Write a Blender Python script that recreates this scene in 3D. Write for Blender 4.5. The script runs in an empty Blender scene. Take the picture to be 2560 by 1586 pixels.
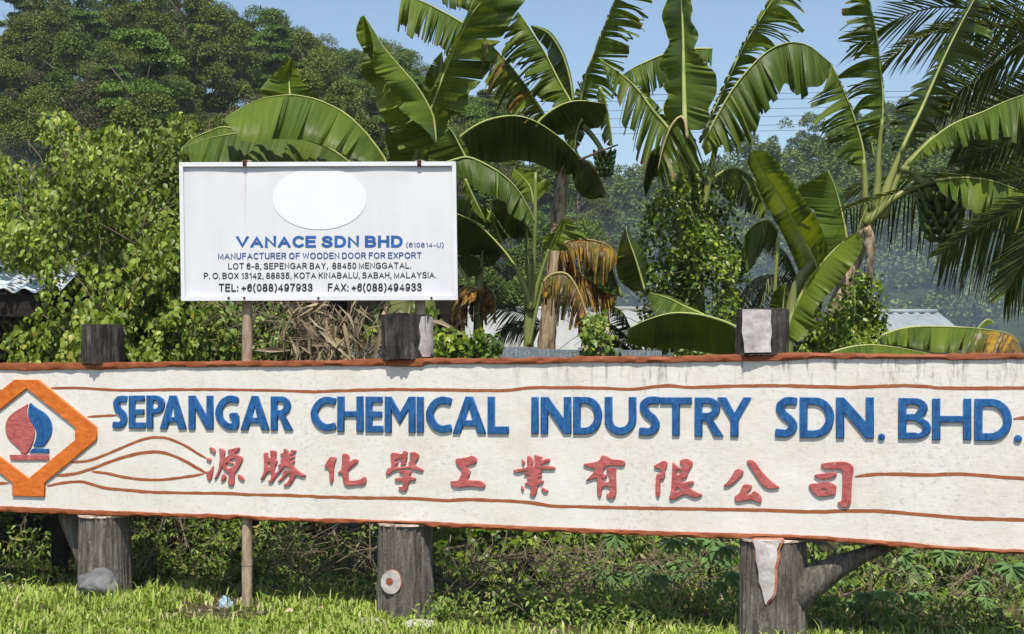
import bpy, bmesh, math, random
import numpy as np
from mathutils import Vector, Matrix, noise as mnoise

SC = bpy.context.scene
COL = SC.collection
R = math.radians
random.seed(11)
RNG = np.random.default_rng(7)

# ------------------------------------------------------------------ camera
F, CX, HZ, CAMH = 3555.0, 1280.0, 982.0, 1.72      # focal length, axis and eye height
cam_d = bpy.data.cameras.new("camera")
cam = bpy.data.objects.new("camera", cam_d)
COL.objects.link(cam)
cam.location = (0, 0, CAMH)
cam.rotation_euler = (R(90), 0, 0)
cam_d.sensor_width = 36.0
cam_d.lens = 36.0 * F / 2560.0
cam_d.shift_y = (HZ - 793.0) / 2560.0
cam_d.clip_start = 0.1
cam_d.clip_end = 4000
SC.camera = cam

# ------------------------------------------------------------------ sky, sun, exposure
SUN = Vector((-0.02, -1.06, 1.85)).normalized()
w = bpy.data.worlds.new("World")
SC.world = w
w.use_nodes = True
wn = w.node_tree.nodes
wl = w.node_tree.links
sky = wn.new("ShaderNodeTexSky")
sky.sky_type = 'NISHITA'
sky.sun_disc = False
sky.sun_elevation = math.asin(SUN.z)
sky.sun_rotation = math.atan2(SUN.x, SUN.y)
sky.altitude = 50
sky.air_density = 1.15
sky.dust_density = 0.9
sky.ozone_density = 1.5
wl.new(sky.outputs[0], wn["Background"].inputs[0])
wn["Background"].inputs[1].default_value = 0.145
sd = bpy.data.lights.new("sun", 'SUN')
sd.energy = 5.0
sd.angle = R(0.53)
sd.color = (1.0, 0.95, 0.86)
sun = bpy.data.objects.new("sun", sd)
COL.objects.link(sun)
sun.rotation_euler = (-SUN).to_track_quat('-Z', 'Y').to_euler()
SC.view_settings.view_transform = 'Standard'
SC.view_settings.look = 'None'
SC.view_settings.exposure = 0.06
SC.view_settings.gamma = 1.0
SC.cycles.use_denoising = True
SC.cycles.max_bounces = 5
SC.cycles.diffuse_bounces = 1
SC.cycles.transmission_bounces = 2
SC.cycles.transparent_max_bounces = 8
SC.cycles.volume_bounces = 0
SC.cycles.volume_step_rate = 6.0

# ------------------------------------------------------------------ helpers
def P(u, v, Y):
    return Vector(((u - CX) / F * Y, Y, CAMH + (HZ - v) / F * Y))

TF = {'N': (0, 0, 1.0), 'D': (0, 0, 1 / 1.04875), 'a': (0, 0, 2.712), 'b': (800, 0, 3.024), 'c': (1300, 0, 3.024),
      'd': (1860, 0, 3.024), 'e': (0, 400, 2.907), 'f': (1050, 400, 2.908), 'g': (1550, 400, 2.907), 'h': (1960, 400, 2.908),
      '1': (0, 850, 2.712), '2': (800, 850, 2.712), '3': (1660, 850, 2.712), '4': (0, 1200, 2.712), '5': (800, 1200, 2.712),
      '6': (1660, 1200, 2.712), 'A': (500, 1100, 8.137), 'B': (790, 1110, 8.137), 'C': (1100, 1120, 8.137),
      'E': (1440, 1130, 6.781), 'G': (1790, 1130, 6.781), 'L': (0, 930, 4.583)}

def tf(k, pts):
    ox, oy, s = TF[k]
    return [(ox + x / s, oy + y / s) for x, y in pts]

def resample(pts, n, smooth=True):
    p = np.array(pts, float)
    if smooth and len(p) > 2:
        q = np.vstack([2 * p[0] - p[1], p, 2 * p[-1] - p[-2]])
        out = []
        for i in range(1, len(q) - 2):
            for t in np.linspace(0, 1, 12, endpoint=False):
                a, b, c, d = q[i - 1], q[i], q[i + 1], q[i + 2]
                out.append(0.5 * ((2 * b) + (-a + c) * t + (2 * a - 5 * b + 4 * c - d) * t * t + (-a + 3 * b - 3 * c + d) * t ** 3))
        out.append(p[-1])
        p = np.array(out)
    d = np.r_[0, np.cumsum(np.linalg.norm(np.diff(p, axis=0), axis=1))]
    s = np.linspace(0, d[-1], n)
    return np.stack([np.interp(s, d, p[:, k]) for k in range(p.shape[1])], 1)

def link(name, me, mat=None, parent=None):
    o = bpy.data.objects.new(name, me)
    COL.objects.link(o)
    if mat is not None and len(me.materials) == 0:
        me.materials.append(mat)
    if parent is not None:
        o.parent = parent
    return o

def tag(o, label=None, cat=None, group=None, kind=None):
    if label: o['label'] = label
    if cat: o['category'] = cat
    if group: o['group'] = group
    if kind: o['kind'] = kind
    return o

def empty(name, loc=(0, 0, 0), rz=0.0, **k):
    o = bpy.data.objects.new(name, None)
    COL.objects.link(o)
    o.location = loc
    o.rotation_euler = (0, 0, rz)
    o.empty_display_size = 0.2
    return tag(o, **k)

def mesh_np(name, V, Fq, attrs=None, uv=None, smooth=True):
    """mesh from arrays: V (n,3), Fq (m,k) all faces with k corners"""
    V = np.asarray(V, np.float32)
    Fq = np.asarray(Fq, np.int32)
    me = bpy.data.meshes.new(name)
    me.vertices.add(len(V))
    me.vertices.foreach_set("co", V.ravel())
    m, k = Fq.shape
    me.loops.add(m * k)
    me.loops.foreach_set("vertex_index", Fq.ravel())
    me.polygons.add(m)
    me.polygons.foreach_set("loop_start", np.arange(0, m * k, k, dtype=np.int32))
    me.polygons.foreach_set("use_smooth", np.full(m, smooth, dtype=bool))
    me.update(calc_edges=True)
    for an, av in (attrs or {}).items():
        at = me.attributes.new(an, 'FLOAT', 'POINT')
        at.data.foreach_set("value", np.asarray(av, np.float32))
    if uv is not None:
        ul = me.uv_layers.new(name="UVMap")
        ul.data.foreach_set("uv", np.asarray(uv, np.float32)[Fq.ravel()].ravel())
    me.validate()
    return me

class MB:
    def __init__(self):
        self.v, self.f = [], []
    def add(self, v, f):
        b = len(self.v)
        self.v += [tuple(x) for x in v]
        self.f += [tuple(i + b for i in q) for q in f]
        return self
    def box(self, x0, x1, y0, y1, z0, z1):
        v = [(x, y, z) for z in (z0, z1) for x, y in ((x0, y0), (x1, y0), (x1, y1), (x0, y1))]
        return self.add(v, [(3, 2, 1, 0), (4, 5, 6, 7), (0, 1, 5, 4), (1, 2, 6, 5), (2, 3, 7, 6), (3, 0, 4, 7)])
    def tube(self, pts, radii, n=8, caps=True, flat=1.0, jit=0.0):
        pts = [Vector(p) for p in pts]
        if not hasattr(radii, '__len__'):
            radii = [radii] * len(pts)
        vs, fs = [], []
        ref = None
        for i, p in enumerate(pts):
            t = (pts[min(i + 1, len(pts) - 1)] - pts[max(i - 1, 0)]).normalized()
            if ref is None:
                ref = t.orthogonal().normalized()
            ref = (ref - t * ref.dot(t)).normalized()
            b = t.cross(ref)
            for k in range(n):
                a = 2 * math.pi * k / n
                rr = radii[i] * (1 + (random.uniform(-jit, jit) if jit else 0))
                vs.append(p + ref * math.cos(a) * rr + b * math.sin(a) * rr * flat)
        for i in range(len(pts) - 1):
            for k in range(n):
                k2 = (k + 1) % n
                fs.append((i * n + k, i * n + k2, (i + 1) * n + k2, (i + 1) * n + k))
        if caps:
            fs.append(tuple(range(n - 1, -1, -1)))
            fs.append(tuple((len(pts) - 1) * n + k for k in range(n)))
        return self.add(vs, fs)
    def build(self, name, mat, parent=None, smooth=False, sharp=None):
        me = bpy.data.meshes.new(name)
        me.from_pydata(self.v, [], self.f)
        me.update()
        if smooth:
            me.polygons.foreach_set("use_smooth", [True] * len(me.polygons))
            if sharp:
                me.set_sharp_from_angle(angle=R(sharp))
        return link(name, me, mat, parent)

# ------------------------------------------------------------------ materials
class NB:
    """small node-tree builder"""
    def __init__(self, name):
        self.m = bpy.data.materials.new(name)
        self.m.use_nodes = True
        self.t = self.m.node_tree
        self.n, self.l = self.t.nodes, self.t.links
        self.b = self.n["Principled BSDF"]
        self.out = self.n["Material Output"]
    def node(self, typ, **k):
        x = self.n.new(typ)
        for a, v in k.items():
            setattr(x, a, v)
        return x
    def val(self, sock, v):
        if hasattr(v, 'links') or isinstance(v, bpy.types.NodeSocket):
            self.l.new(v, sock)
        else:
            sock.default_value = v
    def coord(self, kind='Object', scale=(1, 1, 1), rot=(0, 0, 0)):
        c = self.node("ShaderNodeTexCoord")
        mp = self.node("ShaderNodeMapping")
        mp.inputs['Scale'].default_value = scale
        mp.inputs['Rotation'].default_value = rot
        self.l.new(c.outputs[kind], mp.inputs[0])
        return mp.outputs[0]
    def noise(self, vec, scale=5, detail=4, rough=0.55, dist=0.0):
        x = self.node("ShaderNodeTexNoise")
        x.inputs['Scale'].default_value = scale
        x.inputs['Detail'].default_value = detail
        x.inputs['Roughness'].default_value = rough
        x.inputs['Distortion'].default_value = dist
        if vec is not None:
            self.l.new(vec, x.inputs['Vector'])
        return x.outputs['Fac']
    def ramp(self, fac, stops):
        x = self.node("ShaderNodeValToRGB")
        e = x.color_ramp.elements
        while len(e) < len(stops):
            e.new(0.5)
        for i, (p, c) in enumerate(stops):
            e[i].position = p
            e[i].color = (c, c, c, 1) if not hasattr(c, '__len__') else (*c[:3], 1)
        self.l.new(fac, x.inputs[0])
        return x.outputs[0]
    def mix(self, fac, a, b, mode='MIX'):
        x = self.node("ShaderNodeMix", data_type='RGBA', blend_type=mode)
        self.val(x.inputs[0], fac)
        for s, v in ((x.inputs[6], a), (x.inputs[7], b)):
            if isinstance(v, bpy.types.NodeSocket):
                self.l.new(v, s)
            else:
                s.default_value = (*v[:3], 1)
        return x.outputs[2]
    def math(self, op, a, b=0.0, clamp=False):
        x = self.node("ShaderNodeMath", operation=op, use_clamp=clamp)
        self.val(x.inputs[0], a)
        self.val(x.inputs[1], b)
        return x.outputs[0]
    def attr(self, name):
        x = self.node("ShaderNodeAttribute", attribute_name=name)
        return x.outputs['Fac']
    def bump(self, h, strength=0.5, dist=0.01, prev=None):
        x = self.node("ShaderNodeBump")
        x.inputs['Strength'].default_value = strength
        x.inputs['Distance'].default_value = dist
        self.l.new(h, x.inputs['Height'])
        if prev is not None:
            self.l.new(prev, x.inputs['Normal'])
        return x.outputs[0]
    def done(self, color=None, rough=0.7, bump=None, spec=0.4, metal=0.0, trans=None, trans_col=None):
        if color is not None:
            self.val(self.b.inputs['Base Color'], color if isinstance(color, bpy.types.NodeSocket) else (*color[:3], 1))
        self.val(self.b.inputs['Roughness'], rough)
        self.val(self.b.inputs['Metallic'], metal)
        self.b.inputs['Specular IOR Level'].default_value = spec
        if bump is not None:
            self.l.new(bump, self.b.inputs['Normal'])
        if trans:
            tr = self.node("ShaderNodeBsdfTranslucent")
            self.val(tr.inputs[0], trans_col if isinstance(trans_col, bpy.types.NodeSocket) else (*trans_col[:3], 1))
            if bump is not None:
                self.l.new(bump, tr.inputs['Normal'])
            mx = self.node("ShaderNodeMixShader")
            mx.inputs[0].default_value = trans
            self.l.new(self.b.outputs[0], mx.inputs[1])
            self.l.new(tr.outputs[0], mx.inputs[2])
            self.l.new(mx.outputs[0], self.out.inputs[0])
        return self.m

M = {}

def foliage(name, c0, c1, c2, trans=0.3, rough=0.45, spec=0.35, dead=None):
    b = NB(name)
    r = b.attr("rnd")
    stops = [(0.0, c0), (0.55, c1), (1.0, c2)] if dead is None else [(0.0, c0), (0.5, c1), (0.93, c2), (0.96, dead), (1.0, dead)]
    c = b.ramp(r, stops)
    nz = b.noise(b.coord('Object'), 9, 2)
    c = b.mix(0.35, c, b.ramp(nz, [(0.3, [x * 0.55 for x in c1]), (0.7, [min(1, x * 1.5) for x in c1])]))
    tc = b.mix(1.0, c, (1.25, 1.15, 0.4), 'MULTIPLY')
    return b.done(c, rough, None, spec, trans=trans, trans_col=tc)

M['vine'] = foliage("vine leaf", (0.045, 0.08, 0.008), (0.16, 0.23, 0.022), (0.42, 0.48, 0.075), 0.16, 0.42, 0.3, (0.44, 0.34, 0.07))
M['ivy'] = foliage("creeper leaf", (0.022, 0.046, 0.004), (0.10, 0.175, 0.010), (0.38, 0.46, 0.045), 0.14, 0.38, 0.35)
M['bush'] = foliage("bush leaf", (0.035, 0.07, 0.008), (0.125, 0.20, 0.025), (0.36, 0.46, 0.085), 0.14, 0.45, 0.3, (0.36, 0.29, 0.11))
M['cassava'] = foliage("cassava leaf", (0.07, 0.145, 0.045), (0.14, 0.25, 0.075), (0.24, 0.37, 0.11), 0.18, 0.45, 0.3)
M['grass'] = foliage("grass blade", (0.11, 0.19, 0.022), (0.27, 0.37, 0.055), (0.46, 0.52, 0.13), 0.2, 0.5, 0.25, (0.60, 0.50, 0.30))
M['dry'] = foliage("dry leaf", (0.13, 0.095, 0.06), (0.34, 0.27, 0.17), (0.58, 0.49, 0.35), 0.15, 0.7, 0.2)
M['twig'] = foliage("dry twig", (0.10, 0.075, 0.05), (0.23, 0.18, 0.12), (0.38, 0.31, 0.22), 0.02, 0.8, 0.2)
M['tree_olive'] = foliage("olive crown", (0.065, 0.098, 0.018), (0.155, 0.20, 0.034), (0.32, 0.35, 0.07), 0.12, 0.6, 0.2)
M['tree_dark'] = foliage("dark crown", (0.045, 0.085, 0.018), (0.115, 0.18, 0.034), (0.25, 0.33, 0.065), 0.12, 0.6, 0.2)
M['tree_fresh'] = foliage("fresh crown", (0.07, 0.135, 0.02), (0.14, 0.235, 0.038), (0.26, 0.38, 0.07), 0.15, 0.55, 0.2)
M['tree_brown'] = foliage("brownish crown", (0.075, 0.08, 0.035), (0.12, 0.118, 0.055), (0.19, 0.17, 0.085), 0.15, 0.6, 0.2)
M['forest'] = foliage("far forest", (0.05, 0.09, 0.02), (0.12, 0.18, 0.035), (0.26, 0.32, 0.065), 0.12, 0.6, 0.2)

def mat_banana():
    b = NB("banana leaf")
    uv = b.node("ShaderNodeUVMap").outputs[0]
    sx = b.node("ShaderNodeSeparateXYZ")
    b.l.new(uv, sx.inputs[0])
    cm = b.node("ShaderNodeCombineXYZ")
    b.l.new(b.math('MULTIPLY', sx.outputs[0], 120.0), cm.inputs[0])
    b.l.new(b.math('MULTIPLY', sx.outputs[1], 0.9), cm.inputs[1])
    vein = b.noise(cm.outputs[0], 1.0, 3, 0.6)
    cm2 = b.node("ShaderNodeCombineXYZ")
    b.l.new(b.math('MULTIPLY', sx.outputs[0], 26.0), cm2.inputs[0])
    b.l.new(b.math('MULTIPLY', sx.outputs[1], 0.6), cm2.inputs[1])
    band = b.noise(cm2.outputs[0], 1.0, 4, 0.7)
    r = b.attr("rnd")
    c = b.ramp(r, [(0, (0.018, 0.044, 0.006)), (0.5, (0.055, 0.108, 0.010)), (1.0, (0.19, 0.27, 0.022))])
    c = b.mix(0.5, c, b.ramp(band, [(0.3, (0.015, 0.036, 0.005)), (0.7, (0.15, 0.22, 0.02))]))
    c = b.mix(b.ramp(vein, [(0.42, 0.0), (0.7, 0.55)]), c, (0.17, 0.24, 0.04))
    d = b.attr("dry")
    dn = b.math('ADD', d, b.math('MULTIPLY', b.math('SUBTRACT', band, 0.5), 0.7))
    dn = b.ramp(dn, [(0.32, 0.0), (0.5, 1.0)])
    yel = b.ramp(b.mix(.6, b.noise(b.coord('Object'), 9, 4), band), [(0.34, (0.50, 0.33, 0.02)), (0.45, (0.40, 0.23, 0.03)), (0.52, (0.09, 0.055, 0.03)), (0.58, (0.36, 0.27, 0.16)), (0.72, (0.54, 0.46, 0.33))])
    c = b.mix(dn, c, yel)
    bp = b.bump(vein, 0.6, 0.006)
    tc = b.mix(1.0, c, (2.1, 1.7, 0.3), 'MULTIPLY')
    m = b.done(c, b.math('MAXIMUM', b.ramp(band, [(0.3, 0.34), (0.7, 0.5)]), b.math('MULTIPLY', dn, .8)), bp, 0.28, trans=0.34, trans_col=tc)
    return m
M['banana'] = mat_banana()

def simple(name, c0, c1, scale=6, rough=0.6, spec=0.3, bump=0.0, bd=0.01, stretch=(1, 1, 1), metal=0.0, detail=5):
    b = NB(name)
    co = b.coord('Object', stretch)
    n = b.noise(co, scale, detail, 0.6)
    c = b.ramp(n, [(0.32, c0), (0.68, c1)])
    bp = b.bump(b.noise(co, scale * 3, 4), bump, bd) if bump else None
    return b.done(c, rough, bp, spec, metal)

M['midrib'] = simple("leaf midrib", (0.24, 0.30, 0.07), (0.42, 0.44, 0.14), 5, 0.45, 0.4)
M['midrib_dry'] = simple("dry midrib", (0.30, 0.22, 0.08), (0.5, 0.4, 0.2), 6, 0.6)
M['petiole'] = simple("petiole", (0.12, 0.17, 0.035), (0.26, 0.27, 0.07), 4, 0.42, 0.4, stretch=(1, 1, 0.4))
def mat_pseudostem():
    b = NB("pseudostem bark")
    co = b.coord('Object', (1, 1, 0.16))
    n = b.noise(co, 24, 6, 0.68, 0.8)
    c = b.ramp(n, [(0.34, (0.06, 0.04, 0.028)), (0.40, (0.24, 0.15, 0.08)), (0.52, (0.42, 0.33, 0.22)), (0.75, (0.56, 0.48, 0.35))])
    n2 = b.noise(b.coord('Object', (1, 1, 0.4)), 6.0, 5, .7)
    c = b.mix(b.ramp(n2, [(0.56, 0), (0.66, 0.85)]), c, (0.10, 0.065, 0.045))
    return b.done(c, 0.75, b.bump(b.noise(co, 18, 5), 0.9, 0.02), 0.2)
M['stem_dry'] = mat_pseudostem()
M['stem_green'] = simple("green pseudostem", (0.12, 0.15, 0.035), (0.27, 0.29, 0.10), 3.5, 0.5, 0.35, stretch=(1, 1, 0.3))
M['fruit'] = simple("green banana skin", (0.045, 0.085, 0.015), (0.085, 0.14, 0.03), 12, 0.45, 0.4)
M['bud'] = simple("banana bud", (0.05, 0.03, 0.03), (0.12, 0.07, 0.05), 12, 0.6)
M['frond'] = foliage("palm leaflet", (0.05, 0.085, 0.014), (0.10, 0.15, 0.024), (0.24, 0.27, 0.06), 0.25, 0.4, 0.4)
M['frond_y'] = foliage("yellowing palm leaflet", (0.072, 0.108, 0.018), (0.156, 0.180, 0.036), (0.360, 0.324, 0.084), 0.25, 0.4, 0.45)
M['frond_pale'] = foliage("pale palm leaflet", (0.11, 0.14, 0.05), (0.22, 0.24, 0.12), (0.42, 0.40, 0.24), 0.2, 0.5, 0.3)
M['trunk'] = simple("tree bark", (0.10, 0.085, 0.065), (0.22, 0.19, 0.15), 5, 0.85, 0.2, 0.5, 0.03)

def mat_white():
    b = NB("painted cement white")
    co = b.coord('Object')
    n1 = b.noise(co, 1.6, 6, 0.62)
    c = b.ramp(n1, [(0.3, (0.70, 0.645, 0.565)), (0.5, (0.775, 0.73, 0.66)), (0.7, (0.82, 0.785, 0.73))])
    spots = b.noise(b.coord('Object', (1, 1, 1.6)), 22, 5, 0.7)
    big = b.noise(b.coord('Object', (1, 1, 1)), 1.1, 3)
    sp = b.math('MULTIPLY', b.ramp(spots, [(0.53, 0.0), (0.70, 0.75)]), b.ramp(big, [(0.40, 0.15), (0.62, 1.0)]))
    c = b.mix(sp, c, (0.36, 0.34, 0.31))
    yl = b.noise(b.coord('Object', (1, 1, 2.0)), 4, 4)
    c = b.mix(b.ramp(yl, [(0.55, 0.0), (0.75, 0.35)]), c, (0.68, 0.58, 0.42))
    # rain streaks under the top edge and mildew spots, stronger to the right
    sx = b.node("ShaderNodeSeparateXYZ")
    b.l.new(b.coord('Object'), sx.inputs[0])
    top = b.math('MULTIPLY', b.math('SUBTRACT', sx.outputs[2], 1.66), 4.2, True)
    st = b.noise(b.coord('Object', (5.5, 1, 0.8)), 3.0, 6, 0.7)
    rt = b.math('MULTIPLY', b.math('SUBTRACT', sx.outputs[0], 4.2), 0.6, True)
    g = b.math('MULTIPLY', b.ramp(st, [(0.535, 0.0), (0.68, 0.9)]), b.math('MULTIPLY', top, rt))
    c = b.mix(g, c, (0.10, 0.095, 0.09))
    st2 = b.noise(b.coord('Object', (4.0, 1, 0.35)), 4.0, 5, 0.6)
    c = b.mix(b.ramp(st2, [(0.57, 0.0), (0.78, 0.28)]), c, (0.48, 0.45, 0.41))
    blot = b.noise(b.coord('Object', (1, 1, .8)), 2.6, 6, .72)
    c = b.mix(b.ramp(blot, [(0.56, 0.0), (0.74, 0.30)]), c, (0.46, 0.43, 0.39))
    pits = b.noise(b.coord('Object'), 55, 3, .6)
    c = b.mix(b.ramp(pits, [(0.68, 0.0), (0.74, 0.6)]), c, (0.22, 0.20, 0.18))
    h = b.noise(b.coord('Object', (3.0, 3, 22)), 5, 6, 0.65)
    h2 = b.noise(b.coord('Object'), 30, 5, 0.7)
    bp = b.bump(h, 0.16, 0.010)
    bp = b.bump(h2, 0.30, 0.008, bp)
    cr = b.noise(b.coord('Object'), 3.0, 2)
    bp = b.bump(cr, 0.35, 0.03, bp)
    return b.done(c, 0.62, bp, 0.3)
M['white'] = mat_white()

def painted(name, c0, c1, stretch=(1, 1, 1), bs=0.5, wear=None):
    b = NB(name)
    co = b.coord('Object', stretch)
    n = b.noise(co, 11, 6, 0.65)
    c = b.ramp(n, [(0.3, c0), (0.7, c1)])
    if wear:
        wn_ = b.noise(b.coord('Object'), 26, 4, 0.7)
        c = b.mix(b.ramp(wn_, [(0.64, 0.0), (0.72, 0.7)]), c, wear)
    bp = b.bump(b.noise(co, 16, 6, 0.7), bs, 0.012)
    bp = b.bump(b.noise(b.coord('Object'), 60, 4, 0.7), 0.3, 0.004, bp)
    return b.done(c, 0.5, bp, 0.35)
M['rust'] = painted("brick red paint", (0.23, 0.058, 0.019), (0.37, 0.105, 0.036), (1, 1, 3), 0.7)
M['line'] = painted("brown red line paint", (0.30, 0.085, 0.028), (0.40, 0.13, 0.048), (1, 1, 2), 0.4, (0.6, 0.5, 0.4))
M['orange'] = painted("orange paint", (0.55, 0.115, 0.010), (0.78, 0.21, 0.03), (1, 1, 1.5), 0.8)
M['pink'] = painted("faded red paint", (0.38, 0.07, 0.065), (0.58, 0.16, 0.15), (1.2, 1, 2), 0.8, (0.66, 0.42, 0.38))
M['blue'] = painted("blue paint", (0.005, 0.055, 0.20), (0.028, 0.165, 0.42), (3, 1, 1.2), 0.9, (0.16, 0.27, 0.42))

def mat_log():
    b = NB("moulded cement bark")
    co = b.coord('Object', (1, 1, 0.14))
    n = b.noise(co, 22, 6, 0.68, 0.5)
    c = b.ramp(n, [(0.30, (0.03, 0.026, 0.022)), (0.44, (0.18, 0.157, 0.13)), (0.57, (0.32, 0.28, 0.235)), (0.72, (0.58, 0.51, 0.44))])
    big = b.noise(b.coord('Object'), 3.0, 4)
    c = b.mix(b.ramp(big, [(0.4, 0.0), (0.62, 0.55)]), c, (0.16, 0.135, 0.105))
    sx = b.node("ShaderNodeSeparateXYZ")
    b.l.new(b.coord('Object'), sx.inputs[0])
    up = b.math('MULTIPLY', b.math('SUBTRACT', sx.outputs[2], 1.5), 3.0, True)
    mil = b.math('MULTIPLY', up, b.ramp(b.noise(b.coord('Object', (1, 1, 0.4)), 10, 5, 0.7), [(0.3, 1.0), (0.72, 0.25)]))
    c = b.mix(mil, c, (0.022, 0.021, 0.021))
    bp = b.bump(n, 1.0, 0.10)
    bp = b.bump(b.noise(b.coord('Object'), 45, 5, 0.7), 0.7, 0.015, bp)
    return b.done(c, 0.82, bp, 0.2)
M['log'] = mat_log()
M['logwhite'] = simple("white cement patch", (0.33, 0.29, 0.27), (0.68, 0.64, 0.60), 9, 0.7, 0.2, 0.5, 0.012)
M['logred'] = simple("red rim paint", (0.34, 0.11, 0.05), (0.52, 0.25, 0.16), 14, 0.7, 0.2, 0.5, 0.01)
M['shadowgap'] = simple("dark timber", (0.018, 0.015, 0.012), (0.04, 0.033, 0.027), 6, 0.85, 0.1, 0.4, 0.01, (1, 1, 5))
# ------------------------------------------------------------------ the long cement signboard
BO = Vector((-4.43, 12.3, 0.0))
BD = Vector((0.92832, -0.37179, 0.0))
BRZ = math.atan2(BD.y, BD.x)
def SB(u, v, back=0.0):
    """photo point -> (along the board, height) on the plane `back` metres behind its face"""
    a = (u - CX) / F
    Y = (10.526 + back / 0.92832) / (1 + 0.40049 * a)
    X = a * Y
    Z = CAMH + (HZ - v) / F * Y
    d = Vector((X, Y, 0)) - BO
    return (d.x * BD.x + d.y * BD.y, Z)
def sb(k, pts):
    return [SB(u, v) for u, v in tf(k, pts)]

board = empty("signboard", BO, BRZ, label="long white cement signboard with raised blue and red lettering on log-shaped posts", cat="signboard")

TOP_N = tf('1', [(0, 157), (280, 158), (550, 155), (850, 152), (1150, 150), (1450, 146), (1700, 143), (2050, 141)]) + \
        tf('2', [(0, 143), (230, 132), (410, 128), (700, 125), (1000, 125), (1240, 121), (1330, 126), (1500, 118), (1640, 122), (1670, 131), (1720, 112), (2080, 112)]) + \
        tf('3', [(0, 113), (260, 104), (500, 98), (700, 92), (850, 85), (1050, 87), (1250, 88), (1400, 96), (1650, 96), (1900, 96), (2200, 88), (2441, 91)])
TOPB_N = tf('1', [(0, 203), (180, 209), (580, 200), (680, 205), (900, 195), (1150, 185), (1300, 189), (1600, 183), (2000, 184)]) + \
         tf('2', [(0, 180), (350, 178), (690, 185), (720, 166), (1100, 163), (1500, 166), (1750, 153), (2100, 158)]) + \
         tf('3', [(0, 156), (280, 150), (500, 147), (760, 144), (1000, 130), (1500, 131), (1750, 133), (2000, 138), (2441, 131)])
BOTT_N = tf('1', [(0, 1125), (400, 1140), (560, 1150), (750, 1156), (1200, 1175), (1600, 1183), (1750, 1195), (2200, 1206)]) + \
         tf('2', [(0, 1212), (270, 1213), (390, 1222), (680, 1227), (1000, 1242), (1400, 1262), (2000, 1282)]) + \
         tf('3', [(0, 1295), (520, 1310), (700, 1313), (1000, 1325), (1400, 1350), (1800, 1385), (2000, 1402), (2441, 1420)])
BOT_N = tf('1', [(0, 1165), (300, 1178), (540, 1185), (780, 1193), (1200, 1203), (1400, 1213), (1560, 1222), (1625, 1200), (1700, 1223), (2050, 1233)]) + \
        tf('2', [(0, 1243), (270, 1244), (390, 1240), (680, 1250), (760, 1268), (1200, 1290), (1500, 1305), (1620, 1298), (1720, 1312), (2200, 1326)]) + \
        tf('3', [(0, 1333), (250, 1341), (500, 1349), (800, 1342), (1000, 1358), (1400, 1390), (1800, 1421), (2441, 1455)])
def ext(pts):
    q = [SB(u, v) for u, v in pts]
    return [(-1.35, q[0][1])] + q + [(9.3, q[-1][1])]
def samp(line, xs):
    a = np.array(line)
    o = np.argsort(a[:, 0])
    return np.interp(xs, a[o, 0], a[o, 1])
XS = np.linspace(-1.35, 9.3, 420)
zt, ztb, zbt, zb = [samp(ext(q), XS) for q in (TOP_N, TOPB_N, BOTT_N, BOT_N)]
rj = np.random.default_rng(3)
def wob(n, amp, k=3):
    x = rj.normal(0, amp, n)
    return np.convolve(x, np.ones(k) / k, 'same')

def strip_mesh(rows):
    """rows: list of (n,3) arrays -> grid quads"""
    n = len(rows[0])
    V = np.vstack(rows)
    i = np.arange(n - 1)
    Fq = np.vstack([np.stack([r * n + i, r * n + i + 1, (r + 1) * n + i + 1, (r + 1) * n + i], 1) for r in range(len(rows) - 1)])
    return V, Fq
def rows_to_obj(name, rows, mat, parent, closed=True):
    if closed:
        rows = rows + [rows[0]]
    V, Fq = strip_mesh(rows)
    me = mesh_np(name, V, Fq)
    bm = bmesh.new()
    bm.from_mesh(me)
    bmesh.ops.remove_doubles(bm, verts=bm.verts, dist=1e-5)
    bmesh.ops.holes_fill(bm, edges=[e for e in bm.edges if e.is_boundary], sides=0)
    bmesh.ops.recalc_face_normals(bm, faces=bm.faces)
    bm.to_mesh(me)
    bm.free()
    me.set_sharp_from_angle(angle=R(50))
    return link(name, me, mat, parent)
def row(xs, y, z):
    y = np.full(len(xs), y) if np.isscalar(y) else y
    return np.stack([xs, y, z], 1)
TH = 0.15
und = 0.006 * np.sin(XS * 2.1) + 0.004 * np.sin(XS * 5.3 + 1)
# panel: a slightly hand-levelled slab
rows_to_obj("panel", [row(XS, 0.0 + und * 0, ztb + 0.02), row(XS, 0.0, (ztb * .66 + zbt * .34)), row(XS, 0.0, (ztb * .33 + zbt * .67)), row(XS, 0.0, zbt - 0.02),
                      row(XS, TH, zbt - 0.02), row(XS, TH, ztb + 0.02)], M['white'], board)
def band(name, z0, z1, edge_top):
    """rough painted cement lip: z0 lower, z1 upper boundary"""
    a, b_ = z0 + wob(420, .0022), z1 + wob(420, .0022)
    m = (a + b_) / 2
    yf = -0.019 + wob(420, .004)
    ym = -0.023 + wob(420, .005)
    y2 = -0.017 + wob(420, .004)
    return rows_to_obj(name, [row(XS, -0.002, a), row(XS, yf, a + .006), row(XS, ym, m), row(XS, y2, b_ - .004), row(XS, 0.03, b_ + .002 + wob(420, .003)),
                              row(XS, TH + .02, b_), row(XS, TH + .02, a)], M['rust'], board)
band("edge_band", ztb, zt, True)
band("edge_band", zb, zbt, False)

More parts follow.
